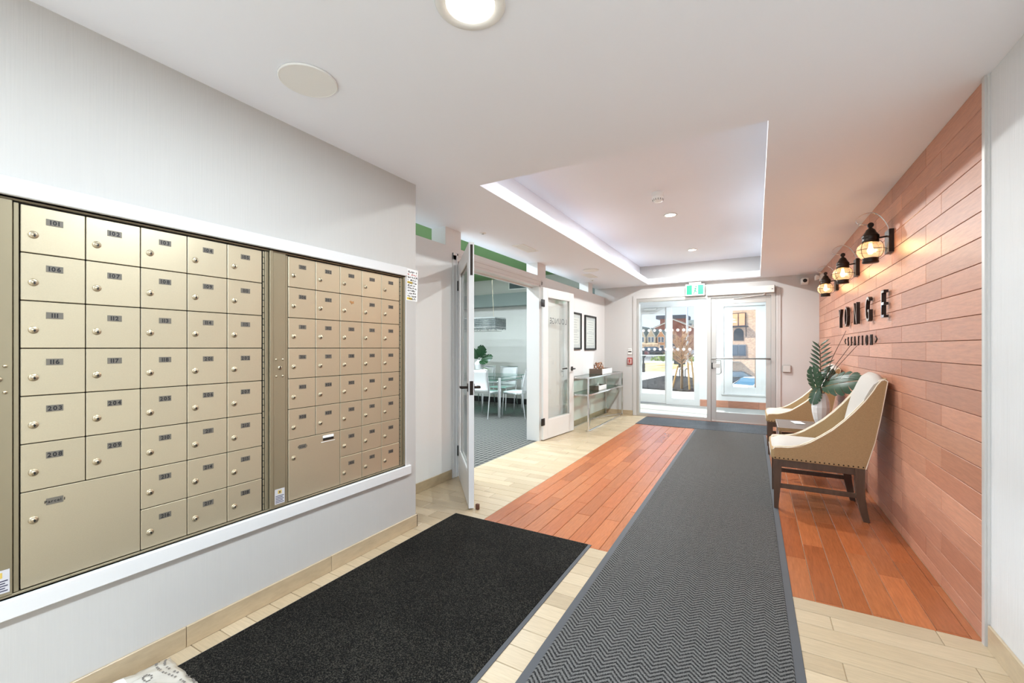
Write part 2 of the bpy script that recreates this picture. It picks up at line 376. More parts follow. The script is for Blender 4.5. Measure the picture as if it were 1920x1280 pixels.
# baseboards in sand tile
def bb_run(root, p0, p1, n, h=.088):
    """tiles from p0 to p1 along a wall whose normal is n"""
    p0, p1, n = Vector(p0), Vector(p1), Vector(n); L = (p1 - p0).length; d = (p1 - p0) / L; x = 0
    while x < L - .01:
        e = min(L, x + .715); c = p0 + d * ((x + e) / 2)
        b = MB().cbox(-(e - x) / 2 + .001, (e - x) / 2 - .001, 0, .011, 0, h, .002)
        link('baseboard_tile', b.mesh('baseboard_tile', SAND), root, c, (0, 0, math.atan2(d.y, d.x) if (Vector((-d.y, d.x, 0)).dot(n) > 0) else math.atan2(-d.y, -d.x)))
        x = e
bl = struct(link('baseboard_left', None), 'sand tile baseboard under the mailboxes', 'baseboard'); bb_run(bl, (XL, 2.33, 0), (XL, 0, 0), (1, 0, 0)); bb_run(bl, (XL + .012, 2.32, 0), (XLN, 2.32, 0), (0, 1, 0))
bm_ = struct(link('baseboard_lounge_side', None), 'sand tile baseboard along the lounge partition', 'baseboard'); bb_run(bm_, (XLN, 3.34, 0), (XLN, 2.34, 0), (1, 0, 0)); bb_run(bm_, (XLN, 5.37, 0), (XLN, YE, 0), (1, 0, 0))
be = struct(link('baseboard_end', None), 'pale tile baseboard on the end wall', 'baseboard'); bb_run(be, (XLN + .02, YE, 0), (EX0 - .075, YE, 0), (0, -1, 0)); bb_run(be, (EX1 + .07, YE, 0), (.85, YE, 0), (0, -1, 0))
br = struct(link('baseboard_right', None), 'sand tile baseboard under the ribbed wallpaper', 'baseboard'); bb_run(br, (.86, 2.57, 0), (.86, .3, 0), (-1, 0, 0), .1)

# ---------------- lounge room shell
LX, LZ, LY = -6.7, 2.87, 8.56
struct(MB().box(LX - .1, XLN - .01, 2.3, LY + .1, -.06, -.002).obj('floor_lounge', LCARP), 'charcoal woven carpet of the lounge', 'floor')
ls = MB().box(LX, XLN - .17, LY, LY + .1, 0, LZ + .1).box(LX - .1, LX, 2.2, LY + .1, 0, LZ + .1).box(LX, XLN, 2.2, 2.32, 0, LZ + .1).box(XLN - .17, XLN - .16, 2.32, LY, LIP, LZ)
struct(ls.obj('wall_lounge_back', LWALL), 'pale grey lounge walls seen through the open doors', 'wall')
struct(MB().box(LX - .1, XLN - .16, 2.2, LY + .1, LZ, LZ + .1).obj('ceiling_lounge', VGREEN), 'green painted lounge ceiling', 'ceiling')
struct(MB().box(LX, XLN - .17, LY - .28, LY, 2.21, 2.49).obj('trim_2', LGREY), 'grey bulkhead across the lounge back wall', 'trim')
struct(MB().box(LX, XLN - .17, LY - .015, LY, 0, .12).obj('baseboard_lounge', BLACK), 'black baseboard at the lounge back wall', 'baseboard')

# ---------------- vestibule shell
YO = 10.2; K = YO / 9.95
struct(MB().box(-2.95, 1.3, YE + .02, YO + .25, -.06, 0).obj('floor_vestibule', mat('vestibule_mat', (150, 147, 141), .9, vary=.12, vscale=90)), 'grey vestibule floor between the two glass doors', 'floor')
OD0, OD1, OZ = -2.46, -1.09, 2.25       # outer door and sidelight opening
WX0, WX1, WZ0, WZ1 = -.60, .15, .30, 2.15
vo = MB().box(-2.95, OD0, YO, YO + .2, 0, 2.7).box(OD0, OD1, YO, YO + .2, OZ, 2.7).box(OD1, WX0, YO, YO + .2, 0, 2.7).box(WX1, 1.3, YO, YO + .2, 0, 2.7).box(WX0, WX1, YO, YO + .2, 0, WZ0).box(WX0, WX1, YO, YO + .2, WZ1, 2.7)
struct(vo.obj('wall_vestibule', WHITE), 'white outer vestibule wall with a door and a tall window', 'wall')
struct(MB().box(-2.95, -2.75, YE + .14, 8.55, 0, 2.7).box(-2.95, -2.75, 10.05, YO, 0, 2.7).box(-2.95, -2.75, 8.55, 10.05, 2.2, 2.7).box(-2.95, -2.75, 8.55, 10.05, 0, .1).box(1.1, 1.3, YE + .14, YO, 0, 2.7).obj('wall_vestibule_sides', WHITE), 'white side walls of the vestibule', 'wall')
struct(MB().box(-2.95, 1.3, YE + .14, YO + .2, 2.5, 2.6).obj('ceiling_vestibule', CEIL), 'white vestibule ceiling', 'ceiling')
w5 = struct(link('window_added_side', None), 'added glazed side of the vestibule that lets the sun in', 'window'); MB().box(-2.86, -2.852, 8.55, 10.05, .1, 2.2).obj('glass_pane', GLASS, w5); MB().box(-2.9, -2.8, 9.27, 9.33, .1, 2.2).obj('mullion', TRIMW, w5)  # unseen side glazing, added so sun falls on the vestibule floor
vb = struct(link('baseboard_vestibule', None), 'orange tile baseboard under the vestibule window', 'baseboard')
for k in range(4):
    x0 = OD1 + .02 + k * .56; MB().cbox(x0, x0 + .557, YO - .012, YO, 0, .145, .002).obj('baseboard_tile', ORANGE_W, vb)

# ================================================================== DOORS, WINDOWS, TRIM
# lounge door frame
tf = MB(); X0, X1 = xi - .012, XLN + .014
tf.box(X0, X1 - .004, DY0 - .005, DY0 + .018, 0, DZ).box(X0, X1 - .004, DY1 - .018, DY1 + .005, 0, DZ).box(X0, X1 - .004, DY0 - .005, DY1 + .005, DZ - .02, DZ + .004)
for a, b in ((DY0 - .075, DY0 - .006), (DY1 + .006, DY1 + .075)): tf.cbox(XLN, X1, a, b, 0, DZ + .075, .003).cbox(XLN, X1 + .008, a + .045 * (a < 4), b - .045 * (a > 4), 0, DZ + .075, .003)
tf.cbox(XLN, X1, DY0 - .075, DY1 + .075, DZ + .005, DZ + .075, .003).cbox(XLN, X1 + .008, DY0 - .075, DY1 + .075, DZ + .05, DZ + .078, .003).box(xi + .06, xi + .075, DY0, DY1, DZ - .035, DZ - .018)
struct(tf.obj('trim_3', TRIMW), 'white casing around the open lounge doorway', 'trim')
def lever(parent, x, y, z, sy, d=-1):
    h = MB().cbox(x - .032, x + .032, y - .004 if sy < 0 else y, y if sy < 0 else y + .008, z - .032, z + .032, .003)
    h.tube([(x, y, z), (x, y + sy * .052, z)], .011, 10).tube([(x, y + sy * .052, z), (x + d * .03, y + sy * .055, z), (x + d * .12, y + sy * .05, z - .004)], [.011, .010, .008], 10)
    return h.obj('lever_handle', BRONZE, parent)
def leaf(name, label, hinge, ang, Wd=.905, words=False, flip=1):
    d = struct(link(name, None, None, (hinge[0], hinge[1], 0), (0, 0, ang)), label, 'door')
    T, z0, z1, st = .021, .012, 2.1, .122; g = (st, Wd - st, .27, 1.985)
    f = MB().cbox(0, st, -T, T, z0, z1, .002).cbox(Wd - st, Wd, -T, T, z0, z1, .002).cbox(st, Wd - st, -T, T, z0, g[2], .002).cbox(st, Wd - st, -T, T, g[3], z1, .002)
    for s in (-1, 1):   # glazing beads
        y0, y1 = (T - .012, T - .002) if s > 0 else (-T + .002, -T + .012)
        f.box(g[0], g[0] + .014, y0, y1, g[2], g[3]).box(g[1] - .014, g[1], y0, y1, g[2], g[3]).box(g[0], g[1], y0, y1, g[2], g[2] + .014).box(g[0], g[1], y0, y1, g[3] - .014, g[3])
    f.obj('door_frame', DOORW, d)
    pn = MB().box(g[0], g[1], -.003, .003, g[2], g[3]).obj('glass_pane', GLASS, d)
    if words:
        t = MB(); text(t, 'LOUNGE', .118, (st + (Wd - 2 * st) * .5, -.0045, 1.655), (-1, 0, 0), (0, 0, 1), (0, -1, 0), gap=.16)
        t.obj('lettering', mat('etched_letters', (96, 102, 104), .5), pn)
    for s in (-1, 1): lever(d, Wd - .065, s * T, .955, s)
    MB().cbox(Wd - .001, Wd + .003, -.014, .014, .90, 1.01, .001).obj('latch_plate', BRONZE, d)
    MB().box(Wd - .001, Wd + .003, -.01, .01, 1.84, 2.08).obj('flush_bolt', BRONZE, d)
    for z in (1.83, .21):
        MB().rbox(-.058, .03, -T - .012, -T + .002, z, z + .1, .006, 2).obj('hinge', BLACK, d)
    return d
leaf('door_1', 'white glazed lounge door swung out into the hall, edge towards the mailboxes', (XLN + .035, 3.44), math.atan2(-.673, .605))
leaf('door_2', 'white glazed lounge door folded back against the wall, mirrored LOUNGE lettering', (XLN + .035, 5.30), R(84.3), words=True)
ds = MB().rbox(-.014, .014, -.012, .012, 0, .045, .005, 2).obj('door_stop', mat('brown_rubber', (92, 56, 38), .6), None, (-1.905, 2.80, .0)); tag(ds, 'small brown door stop on the floor at the tip of the open door', 'door stop')

# entrance: sidelight and inner door
def frame_rect(mb, x0, x1, z0, z1, wl_, wr, wb, wt_, y0, y1, m=0):
    mb.cbox(x0, x0 + wl_, y0, y1, z0, z1, .002, m).cbox(x1 - wr, x1, y0, y1, z0, z1, .002, m)
    if wb: mb.cbox(x0 + wl_, x1 - wr, y0, y1, z0, z0 + wb, .002, m)
    mb.cbox(x0 + wl_, x1 - wr, y0, y1, z1 - wt_, z1, .002, m); return mb
fr = MB(); frame_rect(fr, EX0, EX1, 0, EZ, .04, .065, 0, .055, YE - .012, YE + .11).cbox(-.748, -.682, YE - .012, YE + .11, 0, EZ - .05, .002).cbox(EX0 + .04, -.748, YE - .012, YE + .11, 0, .055, .002)
struct(fr.obj('trim_4', ALU), 'grey aluminium frame of the glass entrance', 'trim')
ct = MB(); frame_rect(ct, EX0 - .072, EX1 + .07, 0, EZ + .06, .068, .066, 0, .056, YE - .018, YE).box(EX0 - .045, EX0 - .04, YE - .021, YE - .017, 0, EZ + .05).box(EX1 + .03, EX1 + .036, YE - .021, YE - .017, 0, EZ + .05)
struct(ct.obj('trim_5', GREY_W), 'painted casing around the glass entrance', 'trim')
win = struct(link('window_1', None), 'tall entrance sidelight with a row of white dots', 'window')
pn = MB().box(EX0 + .04, -.748, YE + .045, YE + .053, .055, EZ - .055).obj('glass_pane', GLASS, win)
DOT = mat('white_dot', (246, 247, 248), .6)
dm = MB().lathe([(.0, -.0005), (.026, -.0005), (.026, .0005), (.0, .0005)], 16, axis='y', smooth=False).mesh('dot_decal', DOT)
for z, xs in ((1.594, range(11)), (1.245, range(11))):
    for k in xs: link('dot_decal', dm, pn, (-1.845 + k * .1015, YE + .043, z))
def alu_door(name, label, x0, x1, z1, y, sl, sr, sb, stp, m, mirror=False):
    d = struct(link(name, None), label, 'door')
    f = frame_rect(MB(), x0, x1, .015, z1, sl, sr, sb, stp, y, y + .045); f.obj('door_frame', m, d)
    MB().box(x0 + sl, x1 - sr, y + .019, y + .026, .015 + sb, z1 - stp).obj('glass_pane', GLASS, d)
    return d
d3 = alu_door('door_3', 'grey aluminium entrance door with full glass and push bar', -.680, .208, 2.125, YE + .005, .075, .07, .15, .10, ALU)
MB().tube([(-.675, YE - .045, 1.087), (.205, YE - .045, 1.092)], .011, 10).tube([(-.65, YE - .045, 1.087), (-.65, YE + .01, 1.087)], .012, 8).tube([(.18, YE - .045, 1.09), (.18, YE + .01, 1.09)], .012, 8).obj('push_bar', mat('bar_steel', (120, 118, 114), .35, metal=.8), d3)
MB().cbox(-.665, -.54, YE - .03, YE + .004, .925, 1.0, .003).obj('latch_paddle', ALU, d3)
MB().box(-.672, -.655, YE - .034, YE + .004, .91, 1.015).obj('latch_case', BLACK, d3)
MB().tube([(-.62, YE + .07, 1.05), (-.535, YE + .075, 1.05), (-.53, YE + .075, .84), (-.56, YE + .075, .815), (-.62, YE + .07, .815)], .01, 8).obj('pull_handle', ALU, d3)
MB().cbox(-.676, .208, YE - .004, YE + .06, .0, .016, .002).obj('threshold', ALU, d3)
# outer door, sidelight, window
of = MB(); frame_rect(of, OD0, OD1, 0, OZ, .05, .10, .0, .06, YO - .01, YO + .12).cbox(-1.775, -1.66, YO - .01, YO + .12, 0, OZ - .05, .002).cbox(-1.66, OD1 - .1, YO - .01, YO + .12, 0, .13, .002)
struct(of.obj('trim_6', TRIMW), 'white frame of the outer vestibule door', 'trim')
d4 = alu_door('door_4', 'white outer vestibule door with tall glass', OD0 + .05, -1.777, 2.19, YO + .02, .085, .03, .2, .14, TRIMW)
MB().tube([(OD0 + .06, YO - .04, 1.10), (-1.79, YO - .04, 1.10)], .012, 8).obj('push_bar', PLASTW, d4)
MB().cbox(-2.25, -1.98, YO - .06, YO + .01, 2.13, 2.18, .004).tube([(-2.02, YO - .05, 2.12), (-1.9, YO - .16, 2.115), (-1.82, YO - .03, 2.18)], .01, 6).obj('door_closer', ALU_L, d4)
w2 = struct(link('window_2', None), 'narrow sidelight beside the outer vestibule door', 'window')
MB().box(-1.66, OD1 - .1, YO + .05, YO + .058, .13, OZ - .06).obj('glass_pane', GLASS, w2)
w3 = struct(link('window_3', None), 'tall white framed vestibule window onto the brick house', 'window')
f3 = frame_rect(MB(), WX0, WX1, WZ0, WZ1, .16, .16, .14, .085, YO + .03, YO + .1); f3.obj('window_frame', TRIMW, w3)
f4 = frame_rect(MB(), WX0 - .05, WX1 + .05, WZ0 - .03, WZ1 + .05, .05, .05, .03, .05, YO - .015, YO); f4.obj('window_casing', TRIMW, w3)
MB().box(WX0 + .16, WX1 - .16, YO + .06, YO + .068, WZ0 + .14, WZ1 - .085).obj('glass_pane', GLASS, w3)

# mailbox surround
ms = MB(); TF = XL + .018
def strip(y0, y1, z0, z1): ms.cbox(XL - .03, TF, y0, y1, z0, z1, .003)
strip(MY0 - .065, MY1 + .006, MZ1, MZ1 + .058); strip(MY0 - .065, MY1 + .045, MZ0 - .062, MZ0); strip(MY0 - .065, MY0, MZ0, MZ1)
ms.box(XL - .03, XL + .002, MY1, MY1 + .008, MZ0, MZ1)
struct(ms.obj('trim_7', TRIMW), 'white moulding around the mailboxes', 'trim')

# ================================================================== MAILBOXES
XM, P = -2.123, .1605
door_me = {}
def mdoor(nw, nh):
    if (nw, nh) not in door_me:
        door_me[nw, nh] = MB().cbox(-.012, 0, .0016, nw * P - .0016, -nh * P + .0016, -.0016, .0014).mesh('mail_door', CHAMP)
    return door_me[nw, nh]
LOCK = MB().lathe([(.0125, -.001), (.0125, .0022), (.0105, .0042), (.0, .0042)], 20, axis='x').lathe([(.0065, .004), (.0065, .0055), (.0, .0055)], 14, axis='x').box(.0052, .0058, .0005, .0034, -.007, .0025, 1).lathe([(.0032, .0055), (.0, .006)], 10, (0, .002, -.002), 1, 'x').mesh('lock', [STEEL, BLACK])
def mailbox_unit(y0, label, nums, parcel):
    u = empty('mailbox_unit', label, 'mailboxes', (XM, y0, .466), group=None)
    Y0 = .086; Zt = 8 * P       # doors start
    W5 = 5 * P
    MB().box(-.30, -.0125, .0, Y0 + W5 + .0495, -.008, Zt + .01).obj('cabinet_body', DARKGAP, u)
    MB().cbox(-.013, .004, 0, Y0 + W5 + .0495, -.010, -.002, .001).obj('sill_rail', CHAMP_D, u)
    MB().box(-.013, -.001, .0, Y0 + W5 + .0495, Zt + .006, Zt + .0125).obj('head_rail', CHAMP_D, u)
    s = MB().cbox(-.012, .006, .001, .068, -.001, Zt + .004, .001).obj('lock_strip', CHAMP_D, u)
    for yy in (.018, .052):
        for zz in (.745, .66): MB().lathe([(.006, 0), (.005, .003), (0, .004)], 10, (.006, yy, zz), axis='x').obj('screw', STEEL, s)
    MB().lathe([(.010, 0), (.010, .004), (0, .004)], 14, (.006, .036, .703), axis='x').box(.0095, .0105, .033, .040, .698, .710, 1).obj('cylinder_lock', [STEEL, BLACK], s)
    st = MB().box(.006, .0064, .010, .062, .010, .085)
    for k in range(5): st.box(.0064, .0067, .014, .058 - .006 * (k % 2), .016 + k * .008, .0195 + k * .008, 1)
    st.box(.0064, .0067, .026, .046, .06, .078, 2).box(.0067, .0069, .032, .040, .064, .073, 1)
    st.obj('sticker', [mat('sticker_silver', (196, 194, 196), .4), mat('sticker_ink', (62, 60, 82), .5), mat('sticker_gold', (206, 176, 90), .5)], s)
    MB().cbox(-.013, .001, .071, Y0 - .003, 0, Zt, .001).obj('side_jamb', CHAMP_D, u)
    hg = MB().box(-.012, -.002, Y0 + W5 + .003, Y0 + W5 + .012, 0, Zt, 1)
    for k in range(42): hg.tube([(-.002, Y0 + W5 + .0075, k * Zt / 42 + .002), (-.002, Y0 + W5 + .0075, (k + 1) * Zt / 42 - .002)], .004, 6)
    hg.obj('piano_hinge', [CHAMP_D, BLACK], u)
    MB().cbox(-.012, .001, Y0 + W5 + .014, Y0 + W5 + .030, 0, Zt, .001).cbox(-.012, .012, Y0 + W5 + .033, Y0 + W5 + .049, -.004, Zt + .01, .001).obj('end_jamb', CHAMP_D, u)
    it = iter(nums)
    for r in range(8):
        for c in range(5):
            if r >= 6 and c < 2:
                if (r, c) != (6, 0): continue
                nw, nh, s_ = 2, 2, parcel
            else: nw, nh, s_ = 1, 1, next(it)
            d = link('mail_door', mdoor(nw, nh), u, (0, Y0 + c * P, Zt - r * P))
            link('lock', LOCK, d, (0, .030, -.098))
            if s_ == '308':      # the label was peeled off this door
                q = MB().prism([(.066, -.042), (.075, -.036), (.086, -.04), (.098, -.037), (.099, -.054), (.09, -.05), (.084, -.058), (.077, -.05)], 0, .0006, 'x').obj('torn_label', mat('torn_label', (170, 120, 70), .7, vary=.4, vscale=120), d); continue
            n = MB().box(0, .0014, .060, .102, -.058, -.036)
            text(n, s_, .0205 if len(s_) < 5 else .0128, (.0017, .081, -.047), (0, 1, 0), (0, 0, 1), gap=.16, m=1, off=.03)
            n.obj('number_plate', [PLATE, INK], d)
            if s_ == 'Parcel 2':
                MB().cbox(0, .004, .205, .275, -.026, -.012, .001, 1).cbox(0, .003, .206, .276, -.040, -.027, .001).cbox(0, .001, .195, .285, -.049, -.046, .0002, 1).obj('peeled_label', [BLACK, PAPER], d)
    return u
def seq(a): return [str(a + k) for k in range(1, 19)] + [str(a + 100 + k) for k in range(1, 19)]
mailbox_unit(.431 - .086, 'champagne metal mailbox bank numbered 101 to 218 with the door Parcel 1', seq(100), 'Parcel 1')
mailbox_unit(1.370 - .086, 'champagne metal mailbox bank beside the lounge door, with a torn label', seq(300), 'Parcel 2')

# handwritten notice
nb = MB().box(0, .0012, 0, .108, 0, .222)
rnd = random.Random(3)
z = .205
for row in range(11):
    y = .006; m = 1 if row not in (1,) else 2
    while y < .09:
        wd = rnd.uniform(.005, .012)
        if rnd.random() < .92:
            for s_ in range(5):
                a = rnd.uniform(0, wd * .7); b = rnd.uniform(0, .009)
                nb.box(.0012, .0015, y + a, y + a + rnd.choice((.0016, wd * .6)), z - b - .003, z - b + rnd.choice((.0, .004)), m)
        y += wd + .002
    if row in (4, 10): nb.box(.0012, .00135, .004, .055, z - .012, z + .004, 3)
    z -= .0188
nt_ = nb.obj('notice', [PAPER, INK, mat('red_marker', (190, 60, 44), .6), mat('yellow_marker', (226, 196, 70), .6)], None, (XL + .0006, 2.232 - .02, 1.603), (R(-2), 0, 0))
nt_.location.y = 2.226
tag(nt_, 'handwritten paper notice taped beside the mailboxes', 'notice')

# ================================================================== MATS
def floor_mat(name, label, x0, x1, y0, y1, m, edges, h=.007, bw=.03):
    """edges: which sides (l, r, n(ear), f(ar)) show a rubber border"""
    r = empty(name, label, 'mat', ((x0 + x1) / 2, (y0 + y1) / 2, .0))
    a, b = (x1 - x0) / 2, (y1 - y0) / 2
    l_, r_, n_, f_ = (bw if k in edges else .006 for k in 'lrnf')
    MB().cbox(-a + l_, a - r_, -b + n_, b - f_, .0008, h, .002).obj('pile', m, r)
    e = MB()
    for (p0, p1, q0, q1) in ((-a, -a + l_, -b, b), (a - r_, a, -b, b), (-a + l_, a - r_, -b, -b + n_), (-a + l_, a - r_, b - f_, b)): e.cbox(p0, p1, q0, q1, .0008, h * .55, .001)
    e.obj('rubber_border', RUBBER, r)
    return r
floor_mat('door_mat', 'black fleecy floor mat below the mailboxes', -2.005, -.92, .30, 2.652, MATBLK, 'r', bw=.022)
rn = floor_mat('hall_runner', 'long charcoal chevron runner leading to the glass door', -.812, .152, .3, 7.255, CHEV, 'lr', h=.008, bw=.036)
rn.rotation_euler.z = R(.45)
floor_mat('entrance_mat', 'wide grey mat just inside the glass entrance', -1.765, .15, 7.275, 8.12, MATGRY, '')

# ================================================================== CHAIRS
def make_chair(loc, label):
    c = empty('lounge_chair', label, 'chair', loc, group='sloped-arm chairs by the orange wall')
    # side view (x towards the wall, z up), chair faces -x; local origin at the floor below the seat middle
    W = .285
    edge = [(-.335, .467), (-.325, .482), (-.285, .487), (-.235, .489), (-.16, .505), (-.09, .545), (-.02, .597), (.05, .655), (.12, .728), (.18, .80), (.235, .875), (.28, .95), (.305, 1.0), (.325, 1.03), (.345, 1.04), (.362, 1.028)]
    low = [(.345, .93), (.318, .75), (.288, .585), (.238, .386), (-.333, .392)]
    for s in (-1, 1):
        y0, y1 = (-W, -W + .052) if s < 0 else (W - .052, W)
        b = bmesh.new(); poly = edge + low
        v0 = [b.verts.new((p[0], y0, p[1])) for p in poly]; v1 = [b.verts.new((p[0], y1, p[1])) for p in poly]
        b.faces.new(v0); b.faces.new(v1[::-1])
        n = len(poly)
        for i in range(n): b.faces.new((v0[i], v0[(i + 1) % n], v1[(i + 1) % n], v1[i]))
        bmesh.ops.bevel(b, geom=[e for e in b.edges if abs(e.verts[0].co.y - e.verts[1].co.y) < 1e-6], offset=.008, segments=2, affect='EDGES', profile=.6)
        a = MB().bm(b).obj('arm_panel', LINEN, c)
        yo = y0 + .004 if s < 0 else y1 - .004
        MB().tube([(p[0], yo, p[1] + .002) for p in edge] + [(p[0] + .002, yo, p[1]) for p in low[:4]], .0045, 8).obj('piping', PIPING, a)
        yi = y1 - .004 if s < 0 else y0 + .004
        MB().tube([(p[0], yi, p[1] + .002) for p in edge], .005, 6).obj('piping', PIPING, a)
        nh = MB(); yn = y0 - .001 if s < 0 else y1 + .001
        for k in range(20):
            t = k / 19; x = -.322 + t * .547; z = .405 - t * .005; nh.lathe([(.0052, 0), (.004, -.003 * 1 if s < 0 else .003), (0, -.0045 if s < 0 else .0045)], 8, (x, yn, z), axis='y')
        q = nh.obj('nailheads', BRONZE, a); q['kind'] = 'stuff'
        MB().cbox(-.31, .22, y0 + .012, y1 - .012, .335, .392, .003).obj('apron', WOODD, c)
        MB().cbox(-.31, .19, y0 + .016, y1 - .018, .165, .2, .003).obj('stretcher', WOODD, c)
    yi = W - .05
    # seat cushion: crowned top, rounded front
    g = MB(); nx, ny = 14, 10; v = []; f = []
    for i in range(nx + 1):
        for j in range(ny + 1):
            x = -.355 + i * (.53) / nx; y = -yi + j * 2 * yi / ny; u = i / nx; wv = j / ny * 2 - 1
            z = .472 + .038 * (1 - wv ** 4) * (1 - (2 * u - 1) ** 6) + .008
            if i == 0: z = .425
            if i == 1: x -= .022; z = .468 + .02 * (1 - wv ** 4)
            v.append((x, y, z))
    for i in range(nx):
        for j in range(ny): k = i * (ny + 1) + j; f.append((k, k + 1, k + ny + 2, k + ny + 1))
    g.add(v, f, 0, True); g.box(-.352, .175, -yi, yi, .395, .43)
    g.obj('seat_cushion', CREAM, c)
    MB().rbox(-.352, -.29, -W + .004, W - .004, .392, .478, .02, 3).obj('seat_front', LINEN, c)
    # backrest slab following the back rake, rounded shoulders
    g = MB(); ny = 12; prof = [(.165, .46), (.168, .55), (.185, .66), (.21, .78), (.24, .90), (.268, .99), (.292, 1.05), (.32, 1.083), (.352, 1.07), (.366, 1.03), (.345, .93), (.318, .75), (.288, .585), (.244, .40)]
    v = []; f = []
    for j in range(ny + 1):
        wv = j / ny * 2 - 1; y = wv * (yi + .008); puff = .018 * (1 - wv ** 2)
        for i, (px, pz) in enumerate(prof):
            dz = -.055 * abs(wv) ** 3 * max(0, (pz - .9) / .18)
            v.append((px - (puff if i < 7 else 0), y, pz + dz))
    n = len(prof)
    for j in range(ny):
        for i in range(n): k = j * n; f.append((k + i, k + (i + 1) % n, k + n + (i + 1) % n, k + n + i))
    g.add(v, f, 0, True).add(v[:n], [tuple(range(n))]).add(v[-n:], [tuple(range(n - 1, -1, -1))])
    g.obj('backrest', CREAM, c)
    MB().prism([(.246, .39), (.372, 1.03), (.364, 1.05), (.349, 1.03), (.232, .39)], -yi, yi, 'y').obj('back_panel', LINEN, c)
    for x in (-.31,): MB().cbox(x - .012, x + .012, -W + .05, W - .05, .335, .392, .003).obj('apron', WOODD, c)
    MB().cbox(.2, .222, -W + .05, W - .05, .335, .392, .003).obj('apron', WOODD, c)
    for s in (-1, 1):
        y0, y1 = (-W + .002, -W + .05) if s < 0 else (W - .05, W - .002)
        l = MB(); v = []
        for z, xa, xb, ins in ((.392, -.332, -.278, 0), (.2, -.331, -.284, .001), (0, -.329, -.301, .006)): v += [(xa, y0 + ins, z), (xb, y0 + ins, z), (xb, y1 - ins, z), (xa, y1 - ins, z)]
        f = [(0, 1, 2, 3), (11, 10, 9, 8)]
        for r in range(2):
            for i in range(4): f.append((r * 4 + i, r * 4 + (i + 1) % 4, r * 4 + 4 + (i + 1) % 4, r * 4 + 4 + i))
        l.add(v, f).obj('leg', WOODD, c)
        l = MB(); v = []; rings = ((.392, .178, .236, 0), (.28, .178, .234, 0), (.18, .186, .238, .001), (.09, .203, .25, .003), (0, .228, .266, .006))
        for z, xa, xb, ins in rings: v += [(xa, y0 + ins, z), (xb, y0 + ins, z), (xb, y1 - ins, z), (xa, y1 - ins, z)]
        f = [(0, 1, 2, 3), tuple(reversed(range(16, 20)))]
        for r in range(4):
            for i in range(4): f.append((r * 4 + i, r * 4 + (i + 1) % 4, r * 4 + 4 + (i + 1) % 4, r * 4 + 4 + i))
        l.add(v, f).obj('leg', WOODD, c)
    return c
ch = make_chair((.452, 4.262, 0), 'tan sloped-arm chair with nailheads, the one standing nearer the mailboxes')
c2 = copy_tree(ch); c2.location = (.452, 6.22, 0); c2['label'] = 'tan sloped-arm chair partly hidden behind the vase, nearer the glass door'

# side table
st = empty('side_table', 'low dark-topped side table with a metal edge between the two chairs', 'table', (.49, 5.16, 0))
MB().cbox(-.30, .29, -.27, .27, .475, .5, .003).obj('table_top', mat('table_top', (112, 104, 98), .28, vary=.15, vscale=12, stretch=(1, 6, 1)), st)
MB().cbox(-.312, -.3, -.275, .275, .468, .503, .001).cbox(-.3, .29, -.282, -.27, .468, .503, .001).cbox(-.3, .29, .27, .282, .468, .503, .001).obj('metal_edge', CHROME, st)
for sx in (-1, 1):
    for sy in (-1, 1): MB().cbox(sx * .29 - .013, sx * .29 + .013, sy * .262 - .013, sy * .262 + .013, 0, .475, .002).obj('leg', CHROME, st)
MB().tube([(-.29, -.262, .13), (.29, .262, .13)], .011, 8).tube([(-.29, .262, .152), (.29, -.262, .152)], .011, 8).obj('cross_brace', mat('brace_steel', (92, 88, 86), .3, metal=.7), st)
cd = MB().cbox(-.045, .045, -.08, .08, 0, .003, .0005).obj('card', PAPER, None, (.37, 5.27, .5035), (0, 0, R(12))); tag(cd, 'white card lying on the side table', 'card')
# vase
VC = (.53, 4.97, .5005)
vp = [(.03, 0), (.036, .004), (.030, .022), (.040, .05), (.058, .10), (.070, .16), (.074, .21), (.068, .27), (.055, .315), (.043, .338), (.038, .34), (.038, .33), (.05, .29), (.055, .2), (.02, .08), (0, .08)]
va = MB().lathe(vp, 12, smooth=False).obj('vase', CERAM, None, VC); tag(va, 'white faceted ceramic vase on the side table', 'vase')

def leaf_mesh(L, Wd, lobes=6, droop=.25, name='monstera_leaf'):
    """split monstera blade: midrib along +x, lobes left and right"""
    b = MB()
    def pt(x, y):
        u = x / L; return (x, y, -droop * L * u * u + .12 * abs(y) - .5 * y * y / Wd)
    def half(u): return Wd * .5 * (math.sin(math.pi * min(1, u * .86 + .14)) ** .7) * (1.0 if u > .15 else .9)
    N = lobes
    for s in (-1, 1):
        for k in range(N):
            u0, u1 = k / N, (k + 1) / N; sw = .10
            g = .22 / N if k < N - 1 else 0
            rows = []
            for t in (0, .3, .55, .8, 1.0):
                cut = 0 if t < .5 else g * (t - .4) * 1.6
                row = []
                for q in (0, .5, 1):
                    u = u0 + cut * .5 + (u1 - u0 - cut) * q; uu = min(1.0, max(0, u))
                    h = half(min(.98, uu)) * (1 - (.10 if (t == 1.0 and q != .5) else 0))
                    row.append(pt(min(L * 1.02, (uu + sw * t * t) * L * (1 if k < N - 1 else .95)), s * (.003 + h * t)))
                rows.append(row)
            v = [p for r in rows for p in r]; f = []
            for i in range(4):
                for j in range(2): f.append((i * 3 + j, i * 3 + j + 1, i * 3 + j + 4, i * 3 + j + 3))
            b.add(v, f, 0, True)
    return b
